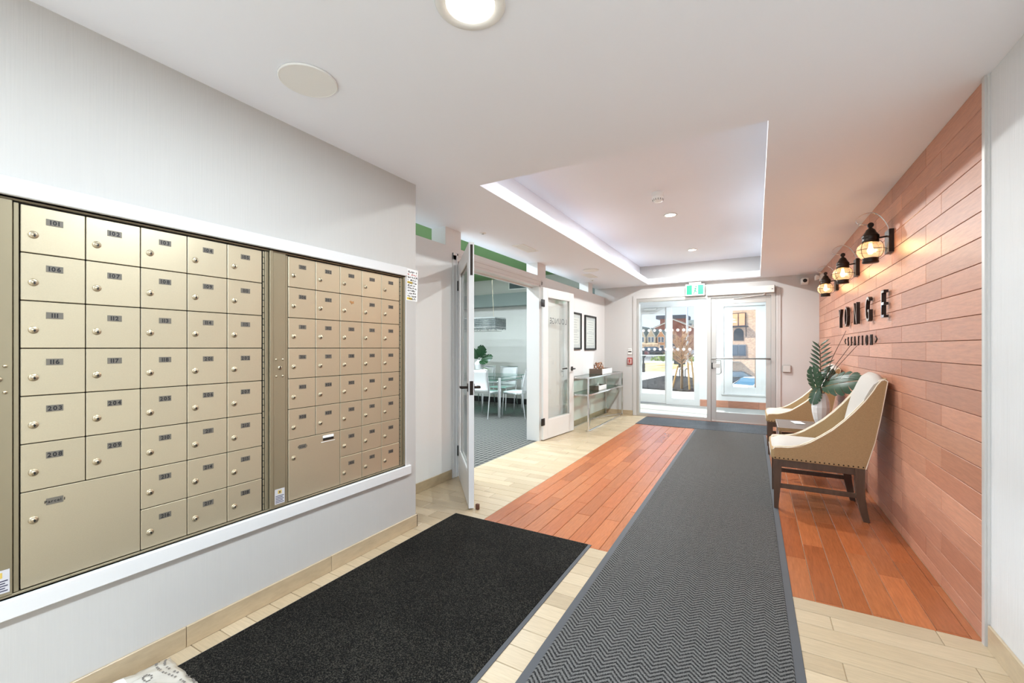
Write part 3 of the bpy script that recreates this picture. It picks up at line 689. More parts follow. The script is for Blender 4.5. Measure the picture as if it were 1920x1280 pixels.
def leaf_obj(base, tip_dir, up, L, Wd, root, name='monstera_leaf', label=None, group=None, droop=.25, stem_from=None, lobes=6):
    d = Vector(tip_dir).normalized(); n = Vector(up); n = (n - d * n.dot(d)).normalized(); y = n.cross(d)
    mt = Matrix((d, y, n)).transposed().to_4x4(); mt.translation = Vector(base)
    t = empty(name, label, 'leaf', stem_from, group=group)
    q = leaf_mesh(L, Wd, lobes, droop).obj('blade', LEAF, t); q.matrix_local = Matrix.Translation(-Vector(stem_from)) @ mt
    sv = MB().tube([(x * L, 0, -droop * L * x * x + .0015) for x in (0, .25, .5, .75, .95)], [.003, .003, .0025, .002, .001], 5).obj('midrib', LEAFV, t); sv.matrix_local = q.matrix_local.copy()
    s0 = Vector((0, 0, 0)); s1 = Vector(base) - Vector(stem_from)
    MB().tube([s0, s0 + Vector((0, 0, s1.length * .45)) + s1 * .15, s1 * .75 + Vector((0, 0, s1.length * .12)), s1], .0035, 6).obj('stem', LEAF, t)
    return t
vt = Vector(VC) + Vector((0, 0, .12))
leaf_obj((.535, 4.93, .90), (.52, -.55, .30), (-.45, -.75, .55), .34, .25, None, label='large split monstera leaf spreading in front of the near chair back', stem_from=vt + Vector((.01, 0, 0)), group='monstera leaves in the white vase')
leaf_obj((.50, 4.95, .86), (-.16, .04, .62), (-.75, -.6, .1), .24, .17, None, label='upright monstera leaf with a pale midrib on the door side of the vase', stem_from=vt + Vector((-.01, 0, 0)), group='monstera leaves in the white vase', droop=.12)
leaf_obj((.505, 4.94, .90), (-.18, -.05, -.5), (-.75, -.6, .05), .17, .14, None, label='small monstera leaf hanging down over the vase rim', stem_from=vt + Vector((-.006, -.01, 0)), group='monstera leaves in the white vase', droop=.1)
leaf_obj((.535, 5.0, .90), (.25, .05, .62), (-.4, -.8, .2), .20, .13, None, label='short dark monstera leaf behind the other leaves of the vase', stem_from=vt + Vector((.006, .012, 0)), group='monstera leaves in the white vase', droop=.15)
# palm frond
pf = empty('palm_frond', 'upright palm frond with thin dark leaflets rising from the white vase', 'leaf', vt)
stem = [(0, 0, 0), (0, .005, .2), (.0, .0, .42), (-.004, .0, .60), (-.02, .0, .70)]
MB().tube(stem, [.004, .004, .0035, .003, .0015], 6).obj('stem', WOODD, pf)
lm = MB(); seg = 6; v = []
for i in range(seg + 1):
    t = i / seg; wd = .0135 * math.sin(math.pi * (t * .9 + .08)); v += [(t * .125, -wd, -.02 * t * t), (t * .125, 0, .004 - .02 * t * t), (t * .125, wd, -.02 * t * t)]
lm.add(v, [(i * 3 + j, i * 3 + j + 1, i * 3 + j + 4, i * 3 + j + 3) for i in range(seg) for j in range(2)], 0, True); lme = lm.mesh('leaflet', LEAF)
for k in range(10):
    z = .30 + k * .04
    for s in (-1, 1):
        ob = link('leaflet', lme, pf, (0, 0, z + .01 * s)); sc_ = 1 - .045 * abs(k - 4)
        d = Vector((s * .86, -s * .42, .55 + k * .05)).normalized(); n = Vector((-.4, -.75, .6)); n = (n - d * n.dot(d)).normalized()
        ob.matrix_local = Matrix.Translation((-.0004 * k, 0, z + .01 * s)) @ Matrix((d, n.cross(d), n)).transposed().to_4x4() @ Matrix.Scale(sc_, 4)
# bare twigs
for k, (dx, dy, h) in enumerate(((.15, -.22, .80), (.19, -.28, .70), (.22, -.34, .685))):
    tw = MB().tube([(0, 0, 0), (.02, -.02, h * .42), (dx * .45, dy * .45, h * .70), (dx, dy, h)], [.003, .003, .0025, .002], 6).obj('bare_twig', WOODD, None, vt + Vector((.008, .004 * k - .004, .0)))
    tag(tw, ('tallest', 'middle', 'lowest')[k] + ' of three thin dark twigs arching from the white vase', 'twig', 'bare twigs in the white vase')

# ================================================================== WALL LANTERNS
def ribbed_globe():
    m, n, l, p = mat_nodes('lantern_glass')
    n.remove(p); out = [q for q in n if q.type == 'OUTPUT_MATERIAL'][0]
    t = n.new('ShaderNodeBsdfTransparent'); t.inputs[0].default_value = (1, .95, .86, 1); g = n.new('ShaderNodeBsdfTranslucent'); g.inputs[0].default_value = (1, .93, .8, 1)
    gl = n.new('ShaderNodeBsdfGlossy'); gl.inputs['Roughness'].default_value = .12
    a = n.new('ShaderNodeMixShader'); a.inputs[0].default_value = .10; b = n.new('ShaderNodeMixShader'); b.inputs[0].default_value = .07
    l.new(t.outputs[0], a.inputs[1]); l.new(g.outputs[0], a.inputs[2]); l.new(a.outputs[0], b.inputs[1]); l.new(gl.outputs[0], b.inputs[2]); l.new(b.outputs[0], out.inputs[0])
    return m
LG = ribbed_globe()
BULB = mat('warm_bulb', (255, 214, 150), .4, emit=(255, 196, 120), estr=22)
def make_lantern(loc, label):
    L = empty('wall_lantern', label, 'lantern', loc, group='onion lanterns on the orange wall')
    # local: origin at globe centre, +x to the wall
    MB().cbox(.092, .121, -.06, .06, -.03, .135, .002).obj('back_plate', BRONZE, L)
    MB().tube([(.02, 0, .085), (.095, 0, .094)], .006, 8).obj('arm', BRONZE, L)
    MB().lathe([(.030, .058), (.050, .058), (.051, .075), (.047, .082), (.052, .09), (.052, .108), (.046, .114), (.034, .133), (.026, .152), (.014, .162), (.010, .17), (.0, .172)], 20).obj('cap', BRONZE, L)
    MB().lathe([(.017, -.014), (.019, -.012), (.019, .012), (.017, .014), (.012, .012), (.012, -.012)], 14, (0, 0, .186), axis='y').obj('finial', BRONZE, L)
    MB().lathe([(.0, -.092), (.048, -.092), (.050, -.086), (.046, -.07), (.050, -.062), (.048, -.056), (.0, -.056)], 20).obj('base_ring', BRONZE, L)
    gp = []
    for i in range(21):
        a = -.98 + 1.96 * i / 20; r = .082 * math.cos(a * 1.0) ** .75; gp.append((r + (.0012 if i % 2 else 0), .064 * math.sin(a)))
    MB().lathe(gp, 28).obj('glass_globe', LG, L)
    cg = MB()
    for k in range(4):
        a0 = R(45 + 90 * k); cg.tube([(math.cos(a0) * (.05 + .041 * math.cos(t)), math.sin(a0) * (.05 + .041 * math.cos(t)), .062 * math.sin(t)) for t in [R(-78 + 156 * i / 10) for i in range(11)]], .002, 5)
    cg.tube([(math.cos(R(i * 15)) * .093, math.sin(R(i * 15)) * .093, 0) for i in range(25)], .002, 5, caps=False)
    cg.obj('wire_cage', BRONZE, L)
    pts = [(.105, 0, .13), (.098, 0, .165), (.075, 0, .215), (.045, 0, .255), (.01, 0, .275), (-.03, 0, .275), (-.065, 0, .258), (-.085, 0, .235), (-.082, 0, .212), (-.06, 0, .198), (-.02, 0, .19)]
    cr = []
    for i in range(len(pts) - 1):
        P0, P1, P2, P3 = (Vector(pts[max(0, min(len(pts) - 1, i + k))]) for k in (-1, 0, 1, 2))
        for t in (0, .25, .5, .75): cr.append(.5 * (2 * P1 + (P2 - P0) * t + (2 * P0 - 5 * P1 + 4 * P2 - P3) * t * t + (3 * P1 - P0 - 3 * P2 + P3) * t ** 3))
    pts = [tuple(q) for q in cr] + [pts[-1]]
    s = MB(); v = []
    for p in pts: v += [(p[0], -.009, p[2]), (p[0], .009, p[2]), (p[0], .009, p[2] + .003), (p[0], -.009, p[2] + .003)]
    f = []
    for i in range(len(pts) - 1):
        for j in range(4): f.append((i * 4 + j, i * 4 + (j + 1) % 4, i * 4 + 4 + (j + 1) % 4, i * 4 + 4 + j))
    s.add(v, f, 0, True).obj('scroll_band', CHROME, L)
    MB().lathe([(.0, -.028), (.012, -.024), (.019, -.008), (.019, .006), (.012, .024), (.010, .05)], 14).obj('bulb', BULB, L)
    d = bpy.data.lights.new('lantern_light', 'POINT'); d.energy = 1.0; d.color = (1, .66, .34); d.shadow_soft_size = .03
    lo = bpy.data.objects.new('lantern_light', d); COL.objects.link(lo); lo.parent = L; lo.location = (-.03, 0, 0)
    return L
l1 = make_lantern((.734, 4.07, 1.99), 'bronze onion lantern on the orange wall, nearest of three')
for yy, w_ in ((5.24, 'middle one of three'), (6.44, 'last of three, next to the camera')):
    q = copy_tree(l1); q.location = (.734, yy, 1.99); q['label'] = 'bronze onion lantern on the orange wall, ' + w_

# ================================================================== LETTER SIGN
sg = empty('wall_sign', 'raised metal letters YONGE STATION on the orange wall', 'sign', (XR, 5.2, 1.29))
SIGNM = mat('sign_metal', (235, 228, 224), .07, metal=1.0)
SIGND = mat('sign_dark', (44, 34, 30), .3, metal=.6)
def letter(ch, y, z, size, sx=1.0, ext=.06, off=0.0, m=(0, 0)):
    b = MB(); text(b, ch, size, (-.012 - size * ext, y - 5.2, z - 1.29), (0, -1, 0), (0, 0, 1), m=1, ext=ext, off=off, sx=sx)
    for i, f in enumerate(b.f):
        if max(b.v[k][0] for k in f) - min(b.v[k][0] for k in f) < 1e-5: b.m[i] = 0
    return b.obj('letter', m, sg)
for ch, y in zip('YONGE', (6.03, 5.65, 5.16, 4.65, 4.14)): letter(ch, y, 1.597, .31, .70, .045, -.012, (SIGNM, SIGND))
for k, ch in enumerate('STATION'): letter(ch, 5.65 - k * .1735, 1.338, .135, .62, .04, -.01, (SIGND, SIGND))
for s, y in ((1, 5.80), (-1, 4.43)):
    b = MB(); b.tube([(-.02, y - 5.2 - s * .02, .074), (-.02, y - 5.2 + s * .025, .05), (-.02, y - 5.2 - s * .02, .026)], .006, 6, smooth=False); b.obj('chevron', SIGND, sg)

# ================================================================== CEILING FITTINGS
def downlight(loc, r, label, power, group=None, name='ceiling_light', rim=.012, col=(.80, .93, 1.04)):
    d = empty(name, label, 'ceiling light', loc, group=group)
    MB().lathe([(r, 0), (r + rim, -.002), (r + rim + .004, -.006), (r + rim, -.010), (r - .002, -.009), (r - .004, -.004)], 32).obj('rim', PLASTW, d)
    MB().lathe([(0, -.005), (r - .003, -.005), (r - .003, -.001), (0, -.001)], 32).obj('diffuser', EMIT, d)
    area('lamp', (0, 0, -.016), r * 1.9, power, col, parent=d)
    return d
downlight((-.835, 1.185, CE), .085, 'bright round ceiling light above the hall near the mailboxes', 22, rim=.03)
downlight((-.852, 5.154, TZ), .06, 'small round downlight in the ceiling tray beside the smoke detector', 38, 'downlights in the ceiling tray', col=(.94, .98, .98))
downlight((-.861, 7.153, TZ), .06, 'small round downlight in the ceiling tray close to the exit', 40, 'downlights in the ceiling tray', col=(.94, .98, .98))
downlight((-.85, 3.25, TZ), .06, 'small round downlight in the ceiling tray hidden by its front edge', 14, 'downlights in the ceiling tray', col=(.94, .98, .98))
downlight((-.835, -.7, CE), .085, 'unseen round ceiling light added just behind the viewer', 52, rim=.03)  # lamp out of view, added to even out the hall brightness
def speaker(loc, r, label):
    s = empty('ceiling_speaker', label, 'speaker', loc, group='round ceiling speakers')
    MB().lathe([(r - .006, -.001), (r, -.001), (r, -.008), (r - .004, -.011), (r - .006, -.009)], 40).obj('rim', PLASTW, s)
    MB().lathe([(0, -.009), (r - .005, -.0085), (r - .005, -.001), (0, -.001)], 40).obj('grille', GRILLE, s)
speaker((-1.686, 1.18, CE), .118, 'large round ceiling speaker above the mailboxes')
speaker((-2.14, 6.14, CE), .115, 'round ceiling speaker over the framed pictures')
def vent(loc, label):
    v = empty('ceiling_vent', label, 'vent', loc, group='slatted ceiling vents')
    a, b = .075, .20
    f = MB().cbox(-a, -a + .022, -b, b, -.007, 0, .002).cbox(a - .022, a, -b, b, -.007, 0, .002).cbox(-a + .022, a - .022, -b, -b + .022, -.007, 0, .002).cbox(-a + .022, a - .022, b - .022, b, -.007, 0, .002); f.obj('vent_frame', PLASTW, v)
    MB().box(-a + .02, a - .02, -b + .02, b - .02, -.0008, 0).obj('vent_back', mat('vent_shade', (120, 116, 110), .8), v)
    sm = MB().add([(-a + .022, 0, -.001), (a - .022, 0, -.001), (a - .022, .010, -.006), (-a + .022, .010, -.006), (-a + .022, .002, 0), (a - .022, .002, 0), (a - .022, .012, -.005), (-a + .022, .012, -.005)], [(0, 1, 2, 3), (7, 6, 5, 4), (0, 3, 7, 4), (1, 5, 6, 2), (0, 4, 5, 1), (3, 2, 6, 7)]).mesh('slat', PLASTW)
    for k in range(17): link('slat', sm, v, (0, -b + .026 + k * .0205, -.0005))
vent((-2.335, 4.42, CE), 'slatted white ceiling vent above the open lounge doors')
vent((-2.33, 6.62, CE), 'slatted white ceiling vent over the glass console table')
for loc, lb in (((-2.405, 3.63, CE), 'small round sprinkler cover near the tip of the lounge door'), ((-2.44, 7.07, CE), 'small round sprinkler cover near the far end of the lounge partition')):
    s = empty('sprinkler', lb, 'sprinkler', loc, group='ceiling sprinklers')
    MB().lathe([(.035, 0), (.034, -.004), (.0, -.005)], 20).obj('cover_plate', PLASTW, s); MB().lathe([(.012, -.005), (.012, -.012), (.0, -.012)], 12).obj('head', ALU, s)
sd_ = empty('smoke_detector', 'white smoke detector hanging in the ceiling tray', 'smoke detector', (-.837, 4.36, TZ))
MB().lathe([(.052, 0), (.055, -.004), (.055, -.034), (.052, -.038)], 28).obj('base', PLASTW, sd_)
MB().lathe([(.048, -.038), (.052, -.066), (.046, -.082), (.032, -.092), (0, -.094)], 28).obj('cap', PLASTW, sd_)
vv = MB()
for k in range(14): a = 2 * math.pi * k / 14; vv.tube([(math.cos(a) * .0515, math.sin(a) * .0515, -.066), (math.cos(a) * .045, math.sin(a) * .045, -.083)], .0035, 5)
vv.obj('vent_slots', mat('slot_grey', (110, 106, 100), .7), sd_)

# ================================================================== END WALL FITTINGS
ex = empty('exit_sign', 'green running man exit sign over the glass entrance', 'exit sign', (-.93, YE - .095, 2.18))
MB().cbox(-.155, .155, -.018, .018, 0, .205, .004).obj('housing', PLASTW, ex)
MB().cbox(-.10, .10, -.02, .02, .205, .25, .002).obj('mount', mat('mount_grey', (176, 168, 164), .5), ex)
SGREEN = mat('exit_green', (0, 158, 112), .4, emit=(0, 168, 118), estr=.12); SWHITE = mat('exit_white', (250, 252, 250), .4, emit=(245, 255, 250), estr=.2)
pc = MB().box(-.135, .135, -.0195, -.018, .022, .185, 0).box(-.047, .050, -.0205, -.0195, .022, .185, 1)
def limb(p, q, r): 
    p, q = Vector(p), Vector(q); d = (q - p).normalized(); n = Vector((-d.y, d.x)) * r
    pc.prism([tuple(p + n), tuple(q + n), tuple(q - n), tuple(p - n)], -.0215, -.0205, 'y', 0)
limb((.012, .135), (.0, .088), .011); limb((.0, .09), (.022, .068), .008); limb((.022, .068), (.044, .066), .007); limb((.0, .09), (-.008, .058), .008); limb((-.008, .058), (-.03, .035), .007)
limb((.010, .132), (-.018, .128), .006); limb((-.018, .128), (-.034, .108), .005); limb((.012, .13), (.03, .112), .006); limb((.03, .112), (.042, .122), .005)
pc.lathe([(0, -.0215), (.012, -.0215), (.012, -.0205), (0, -.0205)], 14, (.018, 0, .156), 0, 'y')
pc.obj('pictogram', [SGREEN, SWHITE], ex)
op = empty('door_operator', 'long white automatic door operator box above the entrance door', 'door operator', (-.24, YE, 2.17))
MB().cbox(-.505, .495, -.10, -.022, 0, .115, .003).obj('housing', PLASTW, op)
MB().cbox(.495, .503, -.102, -.02, -.002, .117, .002).obj('end_cap', mat('cap_grey', (92, 90, 88), .5), op)
MB().cbox(.455, .478, -.102, -.099, .05, .06, .001).obj('switch', BLACK, op)
MB().tube([(.36, -.06, 0), (.36, -.06, -.03), (-.02, -.025, -.06), (-.10, -.022, -.062)], .009, 8).lathe([(.018, 0), (.018, -.03), (0, -.03)], 14, (.36, -.06, 0)).obj('arm', ALU_L, op)
bt = empty('push_plate', 'square metal push plate on the wall beside the entrance door', 'push plate', (.425, YE, .935))
MB().cbox(-.058, .058, -.028, 0, -.058, .058, .004).obj('box', ALU, bt); MB().cbox(-.05, .05, -.033, -.028, -.05, .05, .003).obj('plate', ALU_L, bt)
ps = empty('fire_alarm_pull', 'small red fire alarm pull station left of the entrance', 'fire alarm', (-2.085, YE, 1.02))
MB().cbox(-.045, .045, -.03, 0, -.065, .065, .004).obj('body', RED, ps)
MB().cbox(-.036, .036, -.034, -.03, -.05, .045, .002).obj('face', mat('alarm_face', (206, 176, 170), .4), ps); MB().cbox(-.012, .012, -.046, -.034, -.03, .035, .003).obj('pull_lever', RED, ps)
cr = empty('card_reader', 'small white reader with a dark strip above the fire alarm', 'card reader', (-2.085, YE, 1.20))
MB().cbox(-.04, .04, -.016, 0, -.055, .055, .004).obj('body', PLASTW, cr); MB().cbox(-.032, .032, -.018, -.016, -.012, .008, .001).obj('dark_strip', BLACK, cr); MB().cbox(-.03, .03, -.018, -.016, .032, .042, .001).obj('label_strip', mat('reader_grey', (170, 166, 160), .5), cr)
sc_ = empty('security_camera', 'white security camera with a black lens in the ceiling corner', 'camera', (.66, YE, 2.31))
MB().cbox(-.05, .05, -.02, 0, -.04, .05, .004).obj('mount', PLASTW, sc_)
MB().tube([(0, -.02, .01), (-.01, -.09, .0)], .03, 16).rbox(-.055, .045, -.20, -.06, -.045, .045, .018, 3).obj('body', PLASTW, sc_)
MB().lathe([(.028, -.204), (.028, -.198), (0, -.198)], 18, (-.005, 0, 0), axis='y').lathe([(0, -.212), (.016, -.208), (.022, -.204)], 18, (-.005, 0, 0), axis='y').obj('lens', BLACK, sc_)
tl = empty('emergency_lamp', 'small twin-head emergency lamp in the corner beside the security camera', 'lamp', (.815, 7.75, 2.29))
MB().cbox(0, .04, -.07, .07, -.03, .06, .004).obj('housing', PLASTW, tl)
for s in (-1, 1): MB().lathe([(.018, .0), (.035, -.05), (.032, -.052), (.0, -.04)], 18, (-.005, s * .05, .02), axis='x').obj('lamp_head', PLASTW, tl)

# ================================================================== CONSOLE TABLE AND PICTURES
cn = empty('console_table', 'chrome console table with two glass shelves against the lounge partition', 'table', (-2.36, 7.17, 0))
ya, yb, xa, xb = -.95, .95, -.165, .150
q = .011
for x in (xa, xb):
    for y in (ya, yb): MB().cbox(x - q, x + q, y - q, y + q, 0, .825, .002).obj('leg', CHROME, cn)
for z in (.80, .538):
    f = MB()
    for x in (xa, xb): f.cbox(x - q, x + q, ya + q, yb - q, z, z + .024, .002)
    for y in (ya, yb): f.cbox(xa + q, xb - q, y - q, y + q, z, z + .024, .002)
    f.obj('shelf_frame', CHROME, cn); MB().box(xa + q, xb - q, ya + q, yb - q, z + .014, z + .023).obj('glass_shelf', GLASSG, cn)
MB().cbox(xb - q, xb + q, ya + q, yb - q, 0, .018, .002).cbox(xa - q, xa + q, ya + q, yb - q, 0, .018, .002).tube([(xb, ya, .03), (xa, .05, .03), (xb, yb, .03)], .008, 6).obj('floor_rails', CHROME, cn)
WBROWN = mat('weathered_wood', (112, 96, 84), .6, vary=.2, vscale=10, stretch=(1, 8, 6)); KNOT = mat('bent_wood', (150, 104, 72), .5, vary=.25, vscale=14)
def tray(loc, a, b, h, label, letters=False):
    t = empty('wooden_tray', label, 'tray', loc, group='trays on the console table')
    MB().box(-a, a, -b, b, 0, .01).obj('base', WBROWN, t)
    for s in (-1, 1):
        MB().cbox(s * a - .006, s * a + .006, -b, b, 0, h, .001).obj('side', PLASTW, t)
        e = MB().cbox(-a + .006, a - .006, s * b - .006, s * b + .006, 0, h, .001).obj('end', WBROWN, t)
    return t
tray((-2.36, 7.28, .8245), .115, .27, .09, 'weathered wooden tray with white sides on the top glass shelf')
tray((-2.36, 7.12, .5625), .085, .20, .075, 'small weathered tray on the lower glass shelf')
kn = empty('wooden_knot', 'loose knot of bent wooden bands in the upper tray', 'ornament', (-2.36, 7.2, .835))
rr = random.Random(5)
for k in range(6):
    ax = Vector((rr.uniform(-1, 1), rr.uniform(-1, 1), rr.uniform(-.6, .6))).normalized(); u = ax.orthogonal().normalized(); w_ = ax.cross(u); r = .088 + .006 * (k % 3)
    c0 = Vector((0, -.05 if k < 4 else .10, .1 if k < 4 else .062)); r = r if k < 4 else .055
    b = MB(); v = []
    for i in range(25):
        a = 2 * math.pi * i / 24; p = c0 + (u * math.cos(a) + w_ * math.sin(a)) * r; v += [p - ax * .009, p + ax * .009, p + ax * .009 + (p - c0) * .04, p - ax * .009 + (p - c0) * .04]
    f = [(i * 4 + j, i * 4 + (j + 1) % 4, i * 4 + 4 + (j + 1) % 4, i * 4 + 4 + j) for i in range(24) for j in range(4)]
    b.add(v, f, 0, True).obj('wooden_band', KNOT, kn)
sf = empty('star_ornament', 'white star-shaped ornament in the lower tray', 'ornament', (-2.36, 7.12, .574))
for k in range(5):
    a = 2 * math.pi * k / 5 + .3; MB().tube([(0, 0, .075), (.02 * math.sin(a), .05 * math.cos(a), .075 + .055 * math.sin(a))], [.016, .003], 6).obj('star_arm', PLASTW, sf)
MB().rbox(-.03, .03, -.03, .03, 0, .07, .012, 2).obj('star_base', PLASTW, sf)
def picture(y0, y1, z0, z1, label):
    p = empty('framed_picture', label, 'picture', (XLN, (y0 + y1) / 2, z0), group='framed documents on the lounge partition')
    h, w2 = z1 - z0, (y1 - y0) / 2; t = .028
    MB().cbox(0, .028, -w2, -w2 + t, 0, h, .002).cbox(0, .028, w2 - t, w2, 0, h, .002).cbox(0, .028, -w2 + t, w2 - t, 0, t, .002).cbox(0, .028, -w2 + t, w2 - t, h - t, h, .002).obj('frame', BLACK, p)
    MB().box(.001, .010, -w2 + t, w2 - t, t, h - t).obj('mat_board', mat('mat_board', (222, 224, 226), .6), p)
    s = MB().box(.010, .011, -w2 + .085, w2 - .085, .085, h - .085, 0)
    rq = random.Random(int(y0 * 10))
    for k in range(10):
        z = .12 + k * (h - .24) / 9; e = rq.uniform(.5, 1); s.box(.011, .0115, -(w2 - .11) * e, (w2 - .11) * e, z - .004, z + .004, 1)
    s.box(.011, .0115, -(w2 - .1), w2 - .1, h * .5 - .003, h * .5 + .003, 1)
    s.obj('document', [PAPER, mat('print_grey', (190, 192, 196), .6)], p)
    MB().box(.016, .018, -w2 + t, w2 - t, t, h - t).obj('glass_pane', GLASS, p)
picture(6.30, 6.87, 1.245, 1.85, 'black framed document behind the folded lounge door')
picture(7.05, 7.63, 1.235, 1.84, 'black framed document further from the lounge door, above the tray')

# ================================================================== PARCEL BAG
bg_ = empty('parcel_bag', 'crumpled white plastic parcel bag on the floor below the mailboxes', 'parcel', (-1.96, .60, .0))
b = MB(); nx, ny = 26, 26; v = []; f = []; rb = random.Random(11)
from mathutils import noise as mnoise
def bagz(x, y, top):
    u, w_ = x / .16, y / .26; ed = max(0, 1 - abs(u) ** 4) * max(0, 1 - abs(w_) ** 4)
    n_ = mnoise.noise(Vector((x * 16, y * 16, 3))) * .016 + mnoise.noise(Vector((x * 42, y * 42, 7))) * .006
    return (.012 + ed * .045 + n_ * (.4 + ed)) if top else .006
for top in (1, 0):
    for i in range(nx + 1):
        for j in range(ny + 1):
            x, y = -.16 + .32 * i / nx, -.26 + .52 * j / ny
            jx = mnoise.noise(Vector((x * 20, y * 20, 1))) * .012
            v.append((x + jx, y + jx * .8, max(.008, bagz(x, y, top)) if top else .004))
    o_ = 0 if top else (nx + 1) * (ny + 1)
    for i in range(nx):
        for j in range(ny): k = o_ + i * (ny + 1) + j; f.append((k, k + ny + 1, k + ny + 2, k + 1))
N1 = (nx + 1) * (ny + 1)
bd = [(i, 0) for i in range(nx)] + [(nx, j) for j in range(ny)] + [(i, ny) for i in range(nx, 0, -1)] + [(0, j) for j in range(ny, 0, -1)]
ix = [i * (ny + 1) + j for i, j in bd]
for a, c in zip(ix, ix[1:] + ix[:1]): f.append((a, c, c + N1, a + N1))
POLY = mat('poly_bag', (196, 190, 178), .25, coat=.4)
bo = MB().add(v, f, 0, True).obj('bag', POLY, bg_)
pr = MB()
for row, (y0, n_) in enumerate(((.235, 24), (.208, 22))):
    for k in range(n_):
        if rb.random() < .18: continue
        x = -.145 + k * .0125; y = y0 - .02 * math.sin(k * .3); z = bagz(x, y, 1) + .0025
        pr.box(x, x + rb.uniform(.005, .009), y, y + .007, z, z + .0006)
for k in range(12):
    a = 2 * math.pi * k / 12
    if k not in (2, 3): x, y = -.03 + .014 * math.cos(a), .15 + .014 * math.sin(a); z = bagz(x, y, 1) + .003; pr.box(x - .003, x + .003, y - .003, y + .003, z, z + .0006)
pr.obj('printed_marks', mat('bag_print', (112, 106, 100), .6), bg_)['kind'] = 'stuff'
lb = MB(); v = []; f = []
for i in range(9):
    for j in range(7): x, y = -.10 + i * .0165, .0 + j * .0165; v.append((x, y, max(bagz(x, y, 1), .01) + .0035))
lb.add(v, [(i * 7 + j, i * 7 + j + 1, i * 7 + j + 8, i * 7 + j + 7) for i in range(8) for j in range(6)], 0, True)
lb.m = [1 if (1 <= k // 6 <= 4 and k % 6 in (1, 2)) or (k // 6 in (2, 5) and k % 6 == 4) else 0 for k in range(48)]
lb.obj('shipping_label', [PAPER, mat('label_grey', (120, 116, 112), .6)], bg_)
bg_.rotation_euler.z = R(-4); bg_.location = (-1.915, .555, .009)

# ================================================================== LOUNGE CONTENTS
for k, (x, y) in enumerate(((-3.6, 4.0), (-5.2, 4.0), (-3.6, 5.9), (-5.4, 5.9), (-4.7, 5.0))):
    downlight((x, y, LZ), .055, ('small lounge ceiling light nearest the open door', 'small lounge ceiling light deep behind the mailbox wall', 'small lounge ceiling light before the dining table', 'small lounge ceiling light above the far side of the lounge', 'small lounge ceiling light glimpsed under the hall ceiling')[k], 38, 'lounge ceiling lights')
tb = empty('dining_table', 'glass topped dining table with chrome frame in the lounge', 'table', (-4.82, 7.08, 0))
MB().cbox(-.85, .85, -.5, .5, .735, .75, .002).obj('glass_top', GLASSG, tb)
MB().cbox(-.80, .80, -.45, .45, .672, .684, .002).obj('lower_glass', GLASSG, tb)
fr_ = MB()
for s in (-1, 1): fr_.tube([(-.78, s * .44, .66), (.78, s * .44, .66)], .018, 8).tube([(s * .78, -.44, .66), (s * .78, .44, .66)], .018, 8)
fr_.obj('frame_rails', CHROME, tb)
for sx in (-1, 1):
    for sy in (-1, 1): MB().tube([(sx * .78, sy * .44, 0), (sx * .78, sy * .44, .733)], .03, 12).obj('leg', CHROME, tb)
WLEATH = mat('white_leather', (226, 226, 224), .4); SEATG = CHROME
def dining_chair(loc, rz, label):
    c = empty('dining_chair', label, 'chair', loc, rz, 'white dining chairs in the lounge')
    # faces +y
    g = MB().rbox(-.20, .20, -.20, .21, .44, .475, .014, 2); g.obj('seat', WLEATH, c)
    v = []; f = []; n = 8
    for i in range(n + 1):
        t = i / n; z = .47 + .40 * t; yb_ = -.205 - .07 * t + .02 * math.sin(math.pi * t)
        for x in (-.20, -.1, 0, .1, .20): v.append((x, yb_ - .02 * (1 - (x / .2) ** 2), z))
    m0 = len(v)
    v += [(p[0], p[1] - .012, p[2]) for p in v]
    for i in range(n):
        for j in range(4): k = i * 5 + j; f += [(k, k + 1, k + 6, k + 5), (m0 + k, m0 + k + 5, m0 + k + 6, m0 + k + 1)]
    for i in range(n):
        for j in (0, 4): k = i * 5 + j; f.append((k, k + 5, m0 + k + 5, m0 + k))
    for j in range(4): f += [(j, j + 1, m0 + j + 1, m0 + j), (n * 5 + j, m0 + n * 5 + j, m0 + n * 5 + j + 1, n * 5 + j + 1)]
    MB().add(v, f, 0, True).obj('backrest', WLEATH, c)
    MB().tube([(-.215, -.283, .872), (.215, -.283, .872)], .012, 8).obj('top_bar', CHROME, c)
    for s in (-1, 1):
        MB().tube([(s * .20, .19, .44), (s * .205, .22, 0)], [.012, .010], 8).obj('leg', CHROME, c)
        MB().tube([(s * .205, -.285, .87), (s * .205, -.215, .50), (s * .205, -.20, .43), (s * .21, -.27, 0)], [.01, .012, .013, .010], 8).obj('leg', CHROME, c)
        MB().tube([(s * .20, .19, .435), (s * .205, -.2, .435)], .009, 6).obj('seat_rail', CHROME, c)
    return c
dc = dining_chair((-4.38, 6.70, 0), R(2), 'white dining chair with its back to the open lounge door')
for x, y, rz, lb in ((-3.84, 6.98, R(88), 'white dining chair at the table end next to the door jamb'), (-4.62, 7.72, R(180), 'white dining chair on the far side, nearer the door jamb'), (-5.18, 7.72, R(180), 'white dining chair on the far side, behind the lounge plant')):
    q_ = copy_tree(dc); q_.location = (x, y, 0); q_.rotation_euler.z = rz; q_['label'] = lb
lv = MB().lathe([(.05, 0), (.075, .01), (.085, .09), (.10, .17), (.105, .2), (.085, .235), (.05, .262), (.045, .275), (.04, .275), (.04, .25), (.0, .1)], 20).obj('vase', CERAM, None, (-4.92, 7.3, .7505)); tag(lv, 'rounded white vase on the lounge table', 'vase')
lvt = Vector((-4.92, 7.3, .88))
